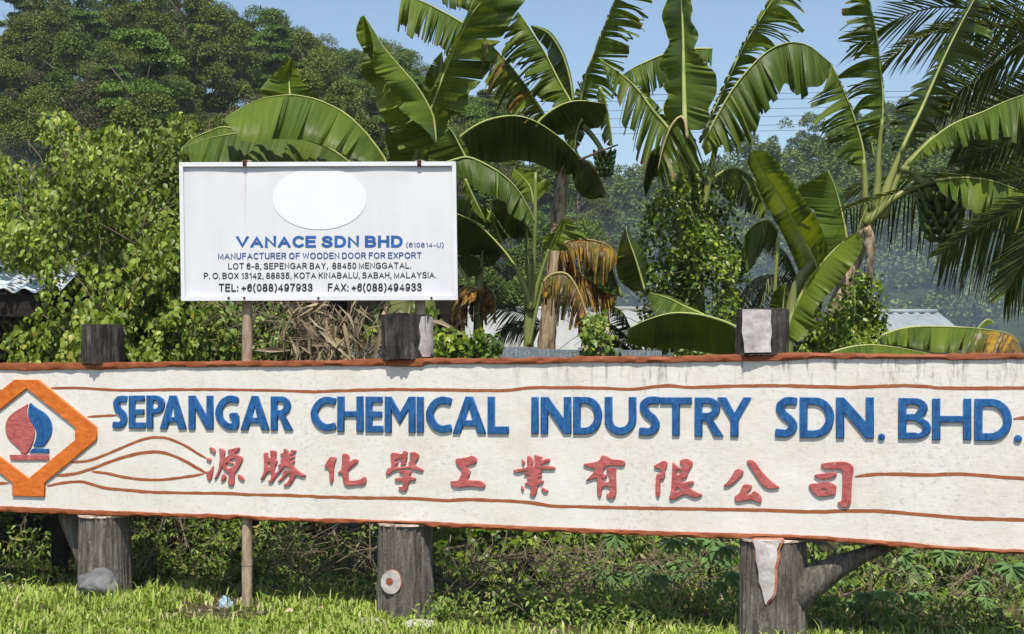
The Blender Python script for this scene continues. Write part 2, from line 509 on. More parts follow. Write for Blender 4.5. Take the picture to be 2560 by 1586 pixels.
def ribbon(name, k, pts, width, mat=None):
    """hand-painted line: thin strip 2 mm proud of the cement"""
    q = [SB(u, v) for u, v in (pts if k is None else tf(k, pts))]
    n = max(12, int(40 * math.dist(q[0], q[-1])))
    c = resample(q, n)
    t = np.gradient(c, axis=0)
    t /= np.linalg.norm(t, axis=1)[:, None]
    nn = np.stack([-t[:, 1], t[:, 0]], 1)
    hw = width / 2 * (1 + wob(n, .16, 3))
    hw2 = width / 2 * (1 + wob(n, .16, 3))
    end = np.minimum(1, np.minimum(np.arange(n), np.arange(n)[::-1]) / 2.0 * 0.5 + 0.5)
    p, q2 = c + nn * (hw * end)[:, None], c - nn * (hw2 * end)[:, None]
    rows = [row(p[:, 0], 0.001, p[:, 1]), row(p[:, 0], -0.0016, p[:, 1]), row(c[:, 0], -0.0019, c[:, 1]), row(q2[:, 0], -0.0016, q2[:, 1]), row(q2[:, 0], 0.001, q2[:, 1])]
    return rows_to_obj(name, rows, mat or M['line'], board)
LW = 0.0225
up1 = tf('1', [(345, 328), (560, 328), (830, 342), (1200, 337), (1560, 338), (1900, 345), (2150, 352)]) + tf('2', [(0, 350), (400, 338), (700, 338), (1220, 343), (1450, 325), (1830, 325), (2100, 335)]) + \
      tf('3', [(0, 312), (200, 322), (520, 312), (850, 312), (1250, 322), (1550, 312), (1780, 316), (1900, 328), (2441, 327), (2900, 330)])
ribbon("painted_line", None, up1, LW)
ribbon("painted_line", '1', [(-700, 338), (-300, 350), (18, 344)], LW)
ribbon("painted_line", '1', [(592, 523), (700, 515), (790, 513)], LW * .9)
ribbon("painted_line", '1', [(485, 832), (620, 815), (750, 765), (900, 700), (1010, 665), (1060, 662), (1150, 672), (1260, 720), (1330, 765), (1398, 803)], LW)
ribbon("painted_line", '1', [(385, 922), (520, 905), (650, 865), (780, 815), (920, 775), (1030, 760), (1120, 768), (1220, 805), (1310, 855), (1398, 903)], LW * 1.2)
ribbon("painted_line", '1', [(625, 893), (720, 905), (850, 932), (980, 948), (1100, 948), (1220, 935), (1320, 920), (1385, 908)], LW)
lo1 = tf('1', [(320, 992), (400, 975), (500, 963), (570, 965), (640, 985), (720, 1006), (850, 1018), (980, 1030), (1100, 1035), (1400, 1040), (1560, 1042), (1700, 1050), (1900, 1053), (2100, 1060)]) + \
      tf('2', [(0, 1065), (300, 1072), (640, 1077), (850, 1090), (1000, 1083), (1350, 1097), (1500, 1115), (1600, 1127), (2000, 1137)]) + \
      tf('3', [(0, 1143), (400, 1150), (650, 1155), (1000, 1165), (1250, 1160), (1500, 1165), (1800, 1190), (2100, 1212), (2441, 1220), (2900, 1235)])
ribbon("painted_line", None, lo1, LW * 1.08)
ribbon("painted_line", '1', [(-700, 960), (-300, 975), (60, 973)], LW)
ribbon("painted_line", '3', [(1295, 928), (1400, 915), (1550, 910), (1750, 916), (2000, 910), (2200, 924), (2441, 940), (2900, 950)], LW)
ribbon("painted_line", '3', [(2370, 538), (2450, 530), (2900, 535)], LW)

def curve_mesh(name, loops, depth, bevel, rot=True):
    cu = bpy.data.curves.new(name, 'CURVE')
    cu.dimensions = '2D'
    cu.fill_mode = 'BOTH'
    cu.extrude = max(depth - bevel, 0.0005)
    cu.bevel_depth = bevel
    cu.bevel_resolution = 1
    cu.offset = -bevel * 0.95
    for lp in loops:
        s = cu.splines.new('POLY')
        s.points.add(len(lp) - 1)
        for i, (x, z) in enumerate(lp):
            s.points[i].co = (x, z, 0, 1)
        s.use_cyclic_u = True
    ob = bpy.data.objects.new(name, cu)
    COL.objects.link(ob)
    dg = bpy.context.evaluated_depsgraph_get()
    me = bpy.data.meshes.new_from_object(ob.evaluated_get(dg))
    bpy.data.objects.remove(ob)
    bpy.data.curves.remove(cu)
    me.materials.clear()
    if rot:
        me.transform(Matrix(((1, 0, 0, 0), (0, 0, -1, 0), (0, 1, 0, 0), (0, 0, 0, 1))))
    me.name = name
    return me
def raised(name, k, loops, mat, depth=0.021, bevel=0.005, smooth=True, jit=0.0):
    out = []
    for lp in loops:
        q = tf(k, lp)
        if smooth:                      # round the traced corners a little
            c = np.array(q)
            d = []
            for i in range(len(c)):
                a, b, e = c[i - 1], c[i], c[(i + 1) % len(c)]
                d += [b * .75 + a * .25, b * .75 + e * .25]
            q = [tuple(x) for x in d]
        if jit:
            q = [(x + random.uniform(-jit, jit), y + random.uniform(-jit, jit)) for x, y in q]
        out.append([SB(u, v) for u, v in q])
    return link(name, curve_mesh(name, out, depth, bevel), mat, board)

# ---- emblem
raised("emblem_frame", 'L', [[(175, 90), (450, 90), (1118, 635), (1118, 775), (525, 1270), (522, 1430), (155, 1420), (155, 1265), (-478, 775), (-478, 635)],
                             [(320, 190), (875, 635), (875, 780), (340, 1220), (-240, 780), (-240, 635)]], M['orange'], 0.02, 0.004, False)
raised("emblem_flame", 'L', [[(328, 362), (300, 385), (200, 440), (120, 500), (80, 570), (68, 650), (85, 730), (130, 790), (190, 845), (240, 890), (255, 945), (310, 940), (345, 890), (385, 810), (405, 720), (400, 660), (370, 600), (330, 530), (312, 470), (315, 420)]], M['pink'], 0.013, 0.003)
raised("emblem_flame", 'L', [[(355, 350), (385, 385), (450, 430), (520, 470), (570, 530), (600, 600), (605, 680), (580, 750), (540, 810), (495, 860), (380, 860), (415, 800), (428, 720), (420, 660), (380, 590), (340, 530), (330, 480), (335, 420), (345, 380)]], M['blue'], 0.013, 0.003)
raised("emblem_base", 'L', [[(378, 880), (568, 880), (568, 928), (345, 928)]], M['blue'], 0.013, 0.003, False)
raised("emblem_base", 'L', [[(122, 950), (568, 955), (568, 1010), (130, 1010)]], M['pink'], 0.014, 0.003, False)

# ---- blue block letters: outlines in a w x h box, stroke t
def arcp(cx, cy, rx, ry, a0, a1, n=12):
    return [(cx + rx * math.cos(R(a)), cy + ry * math.sin(R(a))) for a in np.linspace(a0, a1, n)]
def stroke(pts, t, n=26):
    c = resample(pts, n)
    d = np.gradient(c, axis=0)
    d /= np.linalg.norm(d, axis=1)[:, None]
    nn = np.stack([-d[:, 1], d[:, 0]], 1)
    return [tuple(x) for x in c + nn * t / 2] + [tuple(x) for x in (c - nn * t / 2)[::-1]]
def glyph(ch, w, h, t):
    s = t * 0.98
    if ch == 'I': return [[(0, 0), (w, 0), (w, h), (0, h)]]
    if ch == 'L': return [[(0, 0), (s, 0), (s, h - t), (w, h - t), (w, h), (0, h)]]
    if ch == 'E':
        m = h * .5
        return [[(0, 0), (w * .96, 0), (w * .96, t * .85), (s, t * .85), (s, m - t * .42), (w * .93, m - t * .42), (w * .93, m + t * .42), (s, m + t * .42), (s, h - t * .9), (w, h - t * .9), (w, h), (0, h)]]
    if ch == 'T': return [[(0, 0), (w, 0), (w, t * .9), (w / 2 + s / 2, t * .9), (w / 2 + s / 2, h), (w / 2 - s / 2, h), (w / 2 - s / 2, t * .9), (0, t * .9)]]
    if ch == 'H':
        m = h * .5
        return [[(0, 0), (s, 0), (s, m - t * .4), (w - s, m - t * .4), (w - s, 0), (w, 0), (w, h), (w - s, h), (w - s, m + t * .4), (s, m + t * .4), (s, h), (0, h)]]
    if ch == 'N': return [[(0, 0), (s, 0), (w - s, h * .6), (w - s, 0), (w, 0), (w, h), (w - s, h), (s, h * .36), (s, h), (0, h)]]
    if ch == 'M': return [[(0, 0), (s * .9, 0), (w / 2, h * .44), (w - s * .9, 0), (w, 0), (w, h), (w - s * .95, h), (w - s * .95, h * .34), (w / 2, h * .76), (s * .95, h * .34), (s * .95, h), (0, h)]]
    if ch == 'A':
        k = t * .62
        return [[(w / 2 - k * .8, 0), (w / 2 + k * .8, 0), (w, h), (w - s * 1.08, h), (w - s * 1.45, h * .8), (s * 1.45, h * .8), (s * 1.08, h), (0, h)],
                [(w / 2, h * .27), (w / 2 - (w / 2 - s * 1.75), h * .64), (w / 2 + (w / 2 - s * 1.75), h * .64)]]
    if ch == 'Y': return [[(0, 0), (s * 1.15, 0), (w / 2, h * .4), (w - s * 1.05, 0), (w, 0), (w / 2 + s * .52, h * .56), (w / 2 + s * .52, h), (w / 2 - s * .52, h), (w / 2 - s * .52, h * .56)]]
    if ch == 'D':
        return [[(0, 0), (w * .45, 0)] + arcp(w * .45, h / 2, w * .55, h / 2, -80, 80) + [(w * .45, h), (0, h)],
                [(s, t * .9), (w * .42, t * .9)] + arcp(w * .42, h / 2, w * .58 - s * 1.05, h / 2 - t * .9, -75, 75) + [(w * .42, h - t * .9), (s, h - t * .9)]]
    if ch == 'P':
        m = h * .56
        return [[(0, 0), (w * .5, 0)] + arcp(w * .5, m / 2, w * .5, m / 2, -80, 80, 9) + [(w * .5, m), (s, m), (s, h), (0, h)],
                [(s, t * .8), (w * .5, t * .8)] + arcp(w * .5, m / 2, w * .5 - s, m / 2 - t * .8, -70, 70, 6) + [(w * .5, m - t * .8), (s, m - t * .8)]]
    if ch == 'R':
        m = h * .56
        return [[(0, 0), (w * .45, 0)] + arcp(w * .45, m / 2, w * .45, m / 2, -80, 60, 9) + [(w * .62, m * 1.0), (w, h), (w - s * 1.15, h), (w * .42, m * 1.1), (s, m * 1.05), (s, h), (0, h)],
                [(s, t * .8), (w * .45, t * .8)] + arcp(w * .45, m / 2, w * .45 - s, m / 2 - t * .8, -70, 70, 6) + [(w * .45, m - t * .8), (s, m - t * .8)]]
    if ch == 'B':
        m = h * .47
        return [[(0, 0), (w * .5, 0)] + arcp(w * .5, m * .52, w * .4, m * .52, -80, 62, 8) + arcp(w * .5, (m + h) / 2, w * .5, (h - m) / 2, -62, 80, 9) + [(w * .5, h), (0, h)],
                [(s, t * .78), (w * .5, t * .78)] + arcp(w * .48, m * .52, w * .40 - s * .95, m * .5 - t * .75, -60, 60, 5) + [(w * .5, m - t * .4), (s, m - t * .4)],
                [(s, m + t * .4), (w * .5, m + t * .4)] + arcp(w * .5, (m + h) / 2, w * .5 - s * 1.0, (h - m) / 2 - t * .6, -60, 60, 5) + [(w * .5, h - t * .8), (s, h - t * .8)]]
    if ch == 'U':
        r = w / 2
        return [[(0, 0), (s, 0), (s, h - r)] + arcp(r, h - r, r - s, r - t, 180, 0)[1:-1] + [(w - s, h - r), (w - s, 0), (w, 0), (w, h - r)] + arcp(r, h - r, r, r, 0, 180)[1:]]
    if ch == 'C':
        i = t / 2
        return [stroke([(w * 1.0, h * .155), (w * .8, i + h * .02), (w * .56, i + h * .012), (w * .3, h * .24), (i, h * .5), (w * .3, h * .76), (w * .56, h - i - h * .012), (w * .8, h - i - h * .02), (w * 1.0, h * .845)], t)]
    if ch == 'G':
        i = t / 2
        return [stroke([(w * .96, h * .155), (w * .8, i + h * .02), (w * .56, i + h * .012), (w * .28, h * .24), (i, h * .5), (w * .28, h * .76), (w * .54, h - i), (w * .76, h - i)], t)[:26] and
                [(w * .98, h * .05), (w * .98, h * .24), (w * .75, t * 1.0), (w * .55, t * 1.02), (w * .36, h * .31), (t * 1.0, h * .5), (w * .36, h * .70), (w * .54, h - t), (w * .72, h - t * .92), (w * .72, h * .66), (w * .6, h * .66), (w * .6, h * .5), (w, h * .5), (w, h * .96), (w * .78, h), (w * .5, h), (w * .22, h * .86), (w * .05, h * .66), (0, h * .5), (w * .05, h * .34), (w * .22, h * .13), (w * .5, 0), (w * .8, 0)]]
    if ch == 'S':
        i = t / 2
        return [stroke([(w * .98, h * .115), (w * .72, i), (w * .46, i + h * .01), (i + w * .02, h * .245), (w * .40, h * .45), (w * .66, h * .56), (w - i, h * .745), (w * .55, h - i - h * .005), (w * .3, h - i), (w * .0, h * .885)], t * .98, 30)]
    if ch == '.': return [arcp(w / 2, h / 2, w / 2, h / 2, 0, 345, 14)]
LET = [('1', 'S', 770, 868, 378, 600), ('1', 'E', 878, 990, 378, 600), ('1', 'P', 998, 1122, 377, 600), ('1', 'A', 1088, 1268, 378, 605), ('1', 'N', 1283, 1450, 378, 607),
       ('1', 'G', 1463, 1625, 378, 610), ('1', 'A', 1636, 1830, 380, 612), ('1', 'R', 1840, 1990, 383, 614), ('1', 'C', 2110, 2280, 384, 619),
       ('2', 'H', 122, 298, 383, 622), ('2', 'E', 313, 432, 385, 625), ('2', 'M', 443, 650, 385, 629), ('2', 'I', 660, 706, 386, 627), ('2', 'C', 722, 895, 383, 632),
       ('2', 'A', 902, 1128, 385, 635), ('2', 'L', 1140, 1283, 385, 638), ('2', 'I', 1436, 1484, 388, 636), ('2', 'N', 1500, 1705, 387, 637), ('2', 'D', 1720, 1915, 387, 640),
       ('2', 'U', 1933, 2147, 387, 645), ('2', 'S', 2165, 2307, 383, 650), ('3', 'T', -24, 190, 390, 648), ('3', 'R', 210, 403, 390, 654), ('3', 'Y', 365, 595, 390, 656),
       ('3', 'S', 755, 907, 387, 660), ('3', 'D', 922, 1155, 390, 663), ('3', 'N', 1168, 1424, 390, 668), ('3', '.', 1452, 1500, 635, 680),
       ('3', 'B', 1590, 1812, 395, 672), ('3', 'H', 1820, 2085, 398, 677), ('3', 'D', 2105, 2360, 400, 684), ('3', '.', 2373, 2428, 645, 692)]
for k, ch, x0, x1, y0, y1 in LET:
    hh = y1 - y0
    t = hh * .2 if ch != '.' else 1
    lp = [[(x0 + x, y0 + y) for x, y in g] for g in glyph(ch, x1 - x0, hh, t)]
    raised("blue_letter", k, lp, M['blue'], 0.017, 0.0045, ch in 'SCG.', 0.35)

# ---- red brush-written characters
CH = [('A', [[(205, 165), (240, 150), (280, 160), (320, 200), (332, 250), (320, 280), (290, 270), (240, 225), (208, 190)],
             [(140, 375), (180, 362), (225, 380), (248, 415), (230, 440), (195, 435), (150, 405)],
             [(140, 635), (155, 650), (215, 630), (260, 560), (288, 520), (292, 560), (270, 700), (240, 800), (205, 830), (180, 800), (140, 690)],
             [(402, 175), (450, 175), (525, 220), (520, 300), (490, 360), (550, 355), (625, 290), (625, 250), (560, 210), (690, 175), (800, 148), (830, 185), (790, 225), (720, 270), (720, 300), (800, 315), (885, 360), (880, 420), (830, 510), (800, 580), (740, 640), (715, 700), (715, 860), (700, 920), (650, 938), (600, 915), (580, 870), (600, 800), (605, 700), (590, 660), (520, 625), (485, 560), (470, 520), (430, 630), (370, 760), (300, 820), (330, 740), (390, 620), (420, 420), (420, 300)],
             [(620, 420), (680, 375), (745, 370), (745, 450), (720, 520), (680, 560), (570, 590), (545, 530), (550, 450), (640, 492), (700, 500), (690, 470), (625, 432)],
             [(480, 685), (520, 705), (555, 770), (520, 820), (435, 855), (450, 790)],
             [(775, 705), (830, 710), (890, 760), (918, 820), (890, 830), (830, 800), (790, 750)]]),
      ('A', [[(1305, 270), (1370, 250), (1395, 270), (1385, 330), (1450, 390), (1460, 300), (1430, 225), (1480, 215), (1570, 225), (1570, 290), (1555, 400), (1560, 430), (1600, 415), (1545, 520), (1530, 600), (1535, 690), (1600, 640), (1680, 545), (1600, 540), (1600, 510), (1690, 470), (1635, 400), (1690, 390), (1690, 330), (1630, 280), (1720, 265), (1720, 180), (1750, 175), (1810, 230), (1805, 300), (1870, 240), (1850, 210), (1940, 200), (1980, 235), (1900, 290), (1820, 350), (1930, 325), (1950, 350), (1880, 395), (1800, 425), (1930, 420), (1945, 450), (1880, 490), (1940, 560), (2050, 660), (2180, 725), (2120, 760), (2000, 720), (1960, 720), (1920, 810), (1850, 910), (1780, 945), (1720, 930), (1710, 905), (1780, 880), (1830, 800), (1860, 690), (1800, 685), (1720, 780), (1650, 845), (1590, 850), (1620, 820), (1690, 740), (1690, 680), (1740, 610), (1790, 625), (1870, 625), (1800, 540), (1720, 540), (1660, 640), (1540, 760), (1510, 840), (1460, 880), (1410, 860), (1400, 830), (1460, 810), (1465, 720), (1460, 635), (1390, 650), (1360, 700), (1310, 790), (1245, 820), (1250, 780), (1310, 680), (1320, 560), (1320, 400)],
             [(1400, 440), (1455, 470), (1450, 540), (1400, 570)]]),
      ('B', [[(300, 260), (435, 270), (400, 370), (380, 470), (370, 600), (365, 770), (325, 800), (290, 760), (285, 600), (270, 480), (180, 480), (200, 420), (240, 360)],
             [(545, 220), (570, 195), (650, 200), (695, 260), (685, 370), (800, 300), (880, 330), (850, 380), (760, 450), (670, 520), (665, 600), (670, 720), (700, 750), (820, 745), (930, 720), (1015, 645), (1040, 740), (1030, 800), (960, 835), (830, 835), (700, 855), (640, 855), (590, 820), (565, 740), (545, 590), (440, 590), (500, 545), (540, 510)]]),
      ('B', [[(1525, 180), (1640, 180), (1720, 205), (1775, 200), (1785, 150), (1830, 140), (1880, 170), (1860, 230), (1870, 300), (1820, 370), (1850, 420), (1800, 430), (1725, 440), (1760, 400), (1720, 360), (1780, 310), (1760, 290), (1630, 325), (1625, 370), (1700, 385), (1640, 420), (1625, 460), (1640, 482), (1800, 465), (1940, 440), (1890, 400), (1900, 365), (1960, 360), (1955, 310), (1900, 295), (1960, 260), (1960, 220), (1900, 180), (2030, 160), (2115, 230), (2090, 290), (2040, 370), (2020, 440), (2120, 480), (2200, 530), (2190, 555), (2120, 555), (2000, 510), (1880, 500), (1700, 520), (1590, 550), (1520, 610), (1440, 640), (1430, 600), (1470, 490), (1550, 490), (1545, 380)],
             [(1705, 580), (1710, 545), (1780, 535), (1940, 545), (1965, 575), (1900, 640), (1930, 670), (2040, 690), (2040, 735), (1980, 745), (1900, 760), (1890, 850), (1870, 930), (1800, 970), (1740, 950), (1675, 880), (1760, 870), (1800, 840), (1790, 755), (1640, 765), (1605, 730), (1630, 690), (1790, 680), (1790, 620), (1770, 590), (1720, 605)]]),
      ('C', [[(320, 220), (480, 205), (600, 180), (665, 148), (765, 215), (750, 310), (640, 345), (520, 380), (630, 465), (630, 500), (600, 580), (560, 645), (640, 660), (850, 670), (930, 740), (930, 790), (860, 815), (700, 785), (560, 785), (420, 810), (330, 800), (250, 770), (215, 670), (300, 680), (380, 660), (430, 590), (460, 460), (430, 410), (350, 330)]]),
      ('C', [[(1780, 190), (1810, 155), (1860, 180), (1905, 250), (1905, 330), (1890, 385), (1930, 390), (1945, 290), (1925, 150), (1950, 142), (2030, 165), (2095, 180), (2085, 270), (2180, 205), (2250, 230), (2240, 280), (2150, 310), (2050, 360), (2060, 375), (2300, 368), (2360, 410), (2340, 440), (2150, 435), (2040, 445), (2085, 480), (2070, 520), (2000, 550), (2080, 555), (2080, 590), (2005, 610), (2010, 650), (2120, 660), (2115, 710), (2000, 740), (1990, 850), (1970, 930), (1930, 985), (1880, 980), (1825, 935), (1860, 920), (1860, 770), (1740, 745), (1730, 710), (1840, 690), (1835, 665), (1760, 620), (1850, 580), (1840, 555), (1710, 550), (1750, 520), (1830, 485), (1800, 465), (1680, 480), (1570, 515), (1480, 455), (1600, 430), (1800, 400), (1790, 300)],
             [(1665, 240), (1690, 240), (1740, 300), (1720, 345), (1680, 320)], [(1650, 745), (1720, 830), (1710, 885), (1670, 860)], [(2060, 785), (2200, 860), (2215, 885), (2150, 910), (2100, 880)]]),
      ('E', [[(125, 205), (250, 185), (380, 165), (420, 120), (440, 65), (480, 55), (560, 85), (590, 120), (700, 130), (810, 145), (850, 205), (800, 245), (690, 230), (560, 230), (490, 255), (450, 370), (540, 390), (520, 440), (480, 460), (445, 440), (450, 510), (575, 520), (575, 440), (560, 350), (510, 310), (560, 275), (640, 265), (690, 285), (680, 380), (690, 620), (690, 720), (650, 795), (590, 805), (540, 770), (515, 705), (570, 710), (585, 640), (580, 580), (455, 580), (445, 660), (425, 770), (390, 750), (365, 690), (370, 450), (350, 440), (270, 460), (170, 495), (200, 460), (290, 370), (350, 280), (260, 270), (160, 240)]]),
      ('E', [[(1330, 230), (1400, 195), (1500, 142), (1560, 180), (1550, 240), (1520, 300), (1510, 460), (1430, 460), (1435, 560), (1430, 740), (1400, 770), (1365, 740), (1355, 640), (1365, 360), (1440, 380), (1450, 300), (1400, 280), (1330, 265)],
             [(1640, 180), (1660, 180), (1740, 260), (1820, 280), (1825, 240), (1745, 155), (1860, 110), (1940, 130), (1995, 190), (1950, 260), (1910, 340), (1890, 430), (1820, 455), (1775, 490), (1820, 530), (1970, 480), (2005, 510), (2000, 545), (1900, 570), (1960, 640), (2080, 700), (2160, 725), (2080, 770), (2000, 775), (1900, 730), (1850, 710), (1750, 765), (1620, 825), (1580, 770), (1615, 700), (1630, 500), (1640, 330)],
             [(1710, 580), (1810, 655), (1700, 690)], [(1715, 290), (1820, 325), (1730, 410), (1705, 340)]]),
      ('G', [[(335, 290), (430, 290), (485, 340), (420, 420), (310, 530), (200, 595), (120, 580), (200, 510), (270, 420)],
             [(530, 140), (620, 135), (690, 190), (760, 310), (900, 460), (1010, 550), (1095, 605), (1000, 625), (900, 630), (820, 590), (740, 490), (640, 330), (530, 170)],
             [(465, 545), (590, 555), (620, 585), (590, 630), (520, 690), (540, 730), (600, 715), (640, 655), (720, 700), (775, 760), (780, 850), (740, 868), (650, 820), (560, 810), (370, 855), (325, 810), (320, 750), (390, 715), (430, 640)]]),
      ('G', [[(1775, 215), (1820, 190), (2000, 170), (2150, 160), (2260, 180), (2335, 250), (2335, 340), (2310, 450), (2300, 650), (2295, 850), (2260, 920), (2190, 950), (2120, 920), (2050, 850), (2130, 840), (2145, 750), (2155, 400), (2150, 310), (2110, 285), (1900, 300), (1820, 270)],
             [(1660, 395), (1720, 375), (1880, 360), (1990, 340), (2060, 365), (2030, 410), (1920, 455), (1780, 465), (1700, 430)],
             [(1570, 545), (1740, 525), (1920, 505), (2050, 570), (2040, 640), (2030, 730), (1900, 745), (1760, 770), (1660, 700), (1600, 620)],
             [(1795, 625), (1885, 620), (1880, 665), (1800, 670)]])]
for k, lp in CH:
    raised("red_character", k, lp, M['pink'], 0.017, 0.0035)

# ---- log-shaped posts: the board hangs in a notch between a cap block above and a leg below
BC = 0.108                                       # axis of the logs, local y
def log_mesh(s, z0, z1, r0, r1, seed, flat=None, groove=0.012, lean=0.0, nz=46, na=120, cut_front=None):
    V, Fs = [], []
    for j in range(nz + 1):
        f = j / nz
        z = z0 + (z1 - z0) * f
        r = r0 + (r1 - r0) * f
        for i in range(na):
            a = 2 * math.pi * i / na
            g = mnoise.noise(Vector((math.cos(a) * 9 + seed, math.sin(a) * 9, z * 1.3))) * groove * 1.3
            g += mnoise.noise(Vector((math.cos(a) * 2 + seed, math.sin(a) * 2, z * 2))) * 0.016
            g += mnoise.noise(Vector((math.cos(a) * 14, math.sin(a) * 14 + seed, z * 3))) * groove * .6
            rr = r + g
            x, y = rr * math.sin(a), -rr * math.cos(a)
            if flat:                              # flat cement facet towards the road
                fa, fd = flat
                n = (math.sin(fa), -math.cos(fa))
                dd = x * n[0] + y * n[1]
                if dd > fd:
                    x -= n[0] * (dd - fd)
                    y -= n[1] * (dd - fd)
            V.append((s + x + lean * (1 - f), BC + y, z + (0.012 * mnoise.noise(Vector((x * 8, y * 8, seed))) if j in (0, nz) else 0)))
    for j in range(nz):
        for i in range(na):
            i2 = (i + 1) % na
            Fs.append((j * na + i, j * na + i2, (j + 1) * na + i2, (j + 1) * na + i))
    Fs.append(tuple(range(na - 1, -1, -1)))
    Fs.append(tuple(nz * na + i for i in range(na)))
    return V, Fs
def merge_log(parts):
    m = MB()
    for V, Fs in parts:
        m.add(V, Fs)
    return m
def N(x, y):
    return (x * 1.04875, y * 1.04875)
def post(xu0, xu1, yu0, xl0, xl1, ybase, seed, flat=None):
    """D-pixel extents of cap block (xu0..xu1, top yu0) and leg (xl0..xl1)"""
    cu = SB(*N((xu0 + xu1) / 2, yu0), back=BC)
    Yc = (BO + BD * cu[0]).y + BC * .928
    ru = (xu1 - xu0) / 2 / 3390.0 * Yc
    cl = SB(*N((xl0 + xl1) / 2, 1300), back=BC)
    rl = (xl1 - xl0) / 2 / 3390.0 * Yc
    ztop = SB(*N((xu0 + xu1) / 2, yu0), back=BC - ru)[1]
    i = int(np.argmin(abs(XS - cu[0])))
    m = merge_log([log_mesh(cl[0], -0.25, zb[i] - 0.004, rl * 1.10, rl * .97, seed, None if flat is None else (flat[0], rl * 1.5))])
    merge_log([log_mesh(cu[0], zt[i] - .012, ztop, ru * 0.98, ru * .98, seed + 5, flat)]).build("log_cap", M['log'], board, True, 40)
    return m, cu[0], cl[0], rl, ru, zb[i], zt[i], ztop
CAMA = R(-21.83)                                   # direction of the camera seen from the board, about its normal
posts = []
M['rim'] = simple("pale pink rim", (.50, .33, .25), (.70, .58, .50), 20, .75, .2)
for args in ((195, 294, 773, 191, 309, 1410, 3.1, None), (911, 1031, 748, 903, 1028, 1485, 9.4, None), (1756, 1879, 734, 1766, 1918, 1600, 15.7, (R(12), 0.155))):
    m, su, sl, rl, ru, zbi, zti, ztop = post(*args)
    o = m.build("log_post", M['log'], board, True, 40)
    MB().tube([(sl, BC, zbi - .017), (sl, BC, zbi - .003)], rl * 1.03, 40, jit=.02).build("cut_rim", M['rim'], o)
    posts.append((o, su, sl, rl, ru, zbi, zti, ztop))

LX, LY = Vector((BD.x, BD.y)), Vector((-BD.y, BD.x))
def on_log(u, v, s, r):
    """where the sight line of a photo point meets the leg: (angle round the leg, height)"""
    o = Vector((-BO.x, -BO.y))
    d = Vector(((u - CX) / F, 1.0))
    ox, oy, dx, dy = o.dot(LX) - s, o.dot(LY) - BC, d.dot(LX), d.dot(LY)
    A_, B_, C_ = dx * dx + dy * dy, ox * dx + oy * dy, ox * ox + oy * oy - r * r
    q = (-B_ - math.sqrt(max(0.0, B_ * B_ - A_ * C_))) / A_
    x, y = ox + dx * q, oy + dy * q
    return math.atan2(x, -y), CAMH + (HZ - v) / F * q
def patch_on_log(name, parent, mat, s, r, outline, k, lift):
    """cement patch whose outline (crop px) is wrapped round the leg at centre s, radius r"""
    pts = [on_log(u, v, s, r) for u, v in tf(k, outline)]
    ct, cz = sum(p[0] for p in pts) / len(pts), sum(p[1] for p in pts) / len(pts)
    V, Fs, n = [], [], len(pts)
    rings = [1.0, .97, .8, .6, .4, .2]
    for q, f in enumerate(rings):
        for th, z in pts:
            tt, zz = ct + (th - ct) * f, cz + (z - cz) * f
            rr = r + (lift if q else -.03)
            V.append((s + rr * math.sin(tt), BC - rr * math.cos(tt), zz))
    for q in range(len(rings) - 1):
        for i in range(n):
            i2 = (i + 1) % n
            Fs.append((q * n + i, (q + 1) * n + i, (q + 1) * n + i2, q * n + i2))
    Fs.append(tuple((len(rings) - 1) * n + i for i in range(n))[::-1])
    m = MB().add(V, Fs)
    return m.build(name, mat, parent, True, 45)
# round sawn-off knot on the middle post
o, su, sl, rl, *_ = posts[1]
ell = [(492 + 62 * math.cos(t), 692 + 82 * math.sin(t)) for t in np.linspace(0, 2 * math.pi, 26, endpoint=False)]
patch_on_log("knot", o, M['logred'], sl, rl, [(x * 1.0 + (x - 492) * .07, y + (y - 692) * .06) for x, y in ell], '5', 0.016)
patch_on_log("knot", o, M['logwhite'], sl, rl, ell, '5', 0.026)
patch_on_log("knot_heart", o, M['rust'], sl, rl, [(484 + 21 * math.cos(t), 685 + 25 * math.sin(t)) for t in np.linspace(0, 2 * math.pi, 16, endpoint=False)], '5', 0.031)
cap_pale = [(690, -160), (725, -168), (762, -155), (768, -60), (766, 20), (771, 110), (735, 120), (690, 118), (665, 60), (684, -20), (668, -90)]
patch_on_log("white_patch", o, M['logwhite'], su, posts[1][4], cap_pale, '2', 0.007)
# white tongue on the right post, and its side branch
o, su, sl, rl, ru, zbi, zti, ztop = posts[2]
tongue = [(612, 400), (790, 402), (765, 450), (768, 520), (750, 600), (752, 680), (745, 770), (730, 800), (706, 825), (692, 850), (680, 800), (668, 740), (650, 690), (648, 620), (632, 540), (628, 460)]
patch_on_log("bark_rim", o, M['logred'], sl, rl, [(x + (x - 700) * .24 + 5, y + (y - 560) * .04) for x, y in tongue], '6', 0.012)
patch_on_log("white_patch", o, M['logwhite'], sl, rl, tongue, '6', 0.022)
cap = [(888, 1085), (1100, 1090), (1095, 1180), (1105, 1250), (1092, 1330), (1100, 1398), (905, 1402), (900, 1330), (885, 1250), (890, 1160)]
fa, fd = R(12), 0.155
n = Vector((math.sin(fa), -math.cos(fa), 0))
pts, V = [], []
for u, v in tf('g', cap):                          # sight line meets the facet plane n.p = fd
    o2, d2 = Vector((-BO.x, -BO.y)), Vector(((u - CX) / F, 1.0))
    ox, oy, dx, dy = o2.dot(LX) - su, o2.dot(LY) - BC, d2.dot(LX), d2.dot(LY)
    q = (fd - n.x * ox - n.y * oy) / (n.x * dx + n.y * dy)
    pts.append((su + ox + dx * q, BC + oy + dy * q, CAMH + (HZ - v) / F * q))
for lift in (-0.02, 0.006):
    V += [(x + n.x * lift, y + n.y * lift, z) for x, y, z in pts]
k = len(pts)
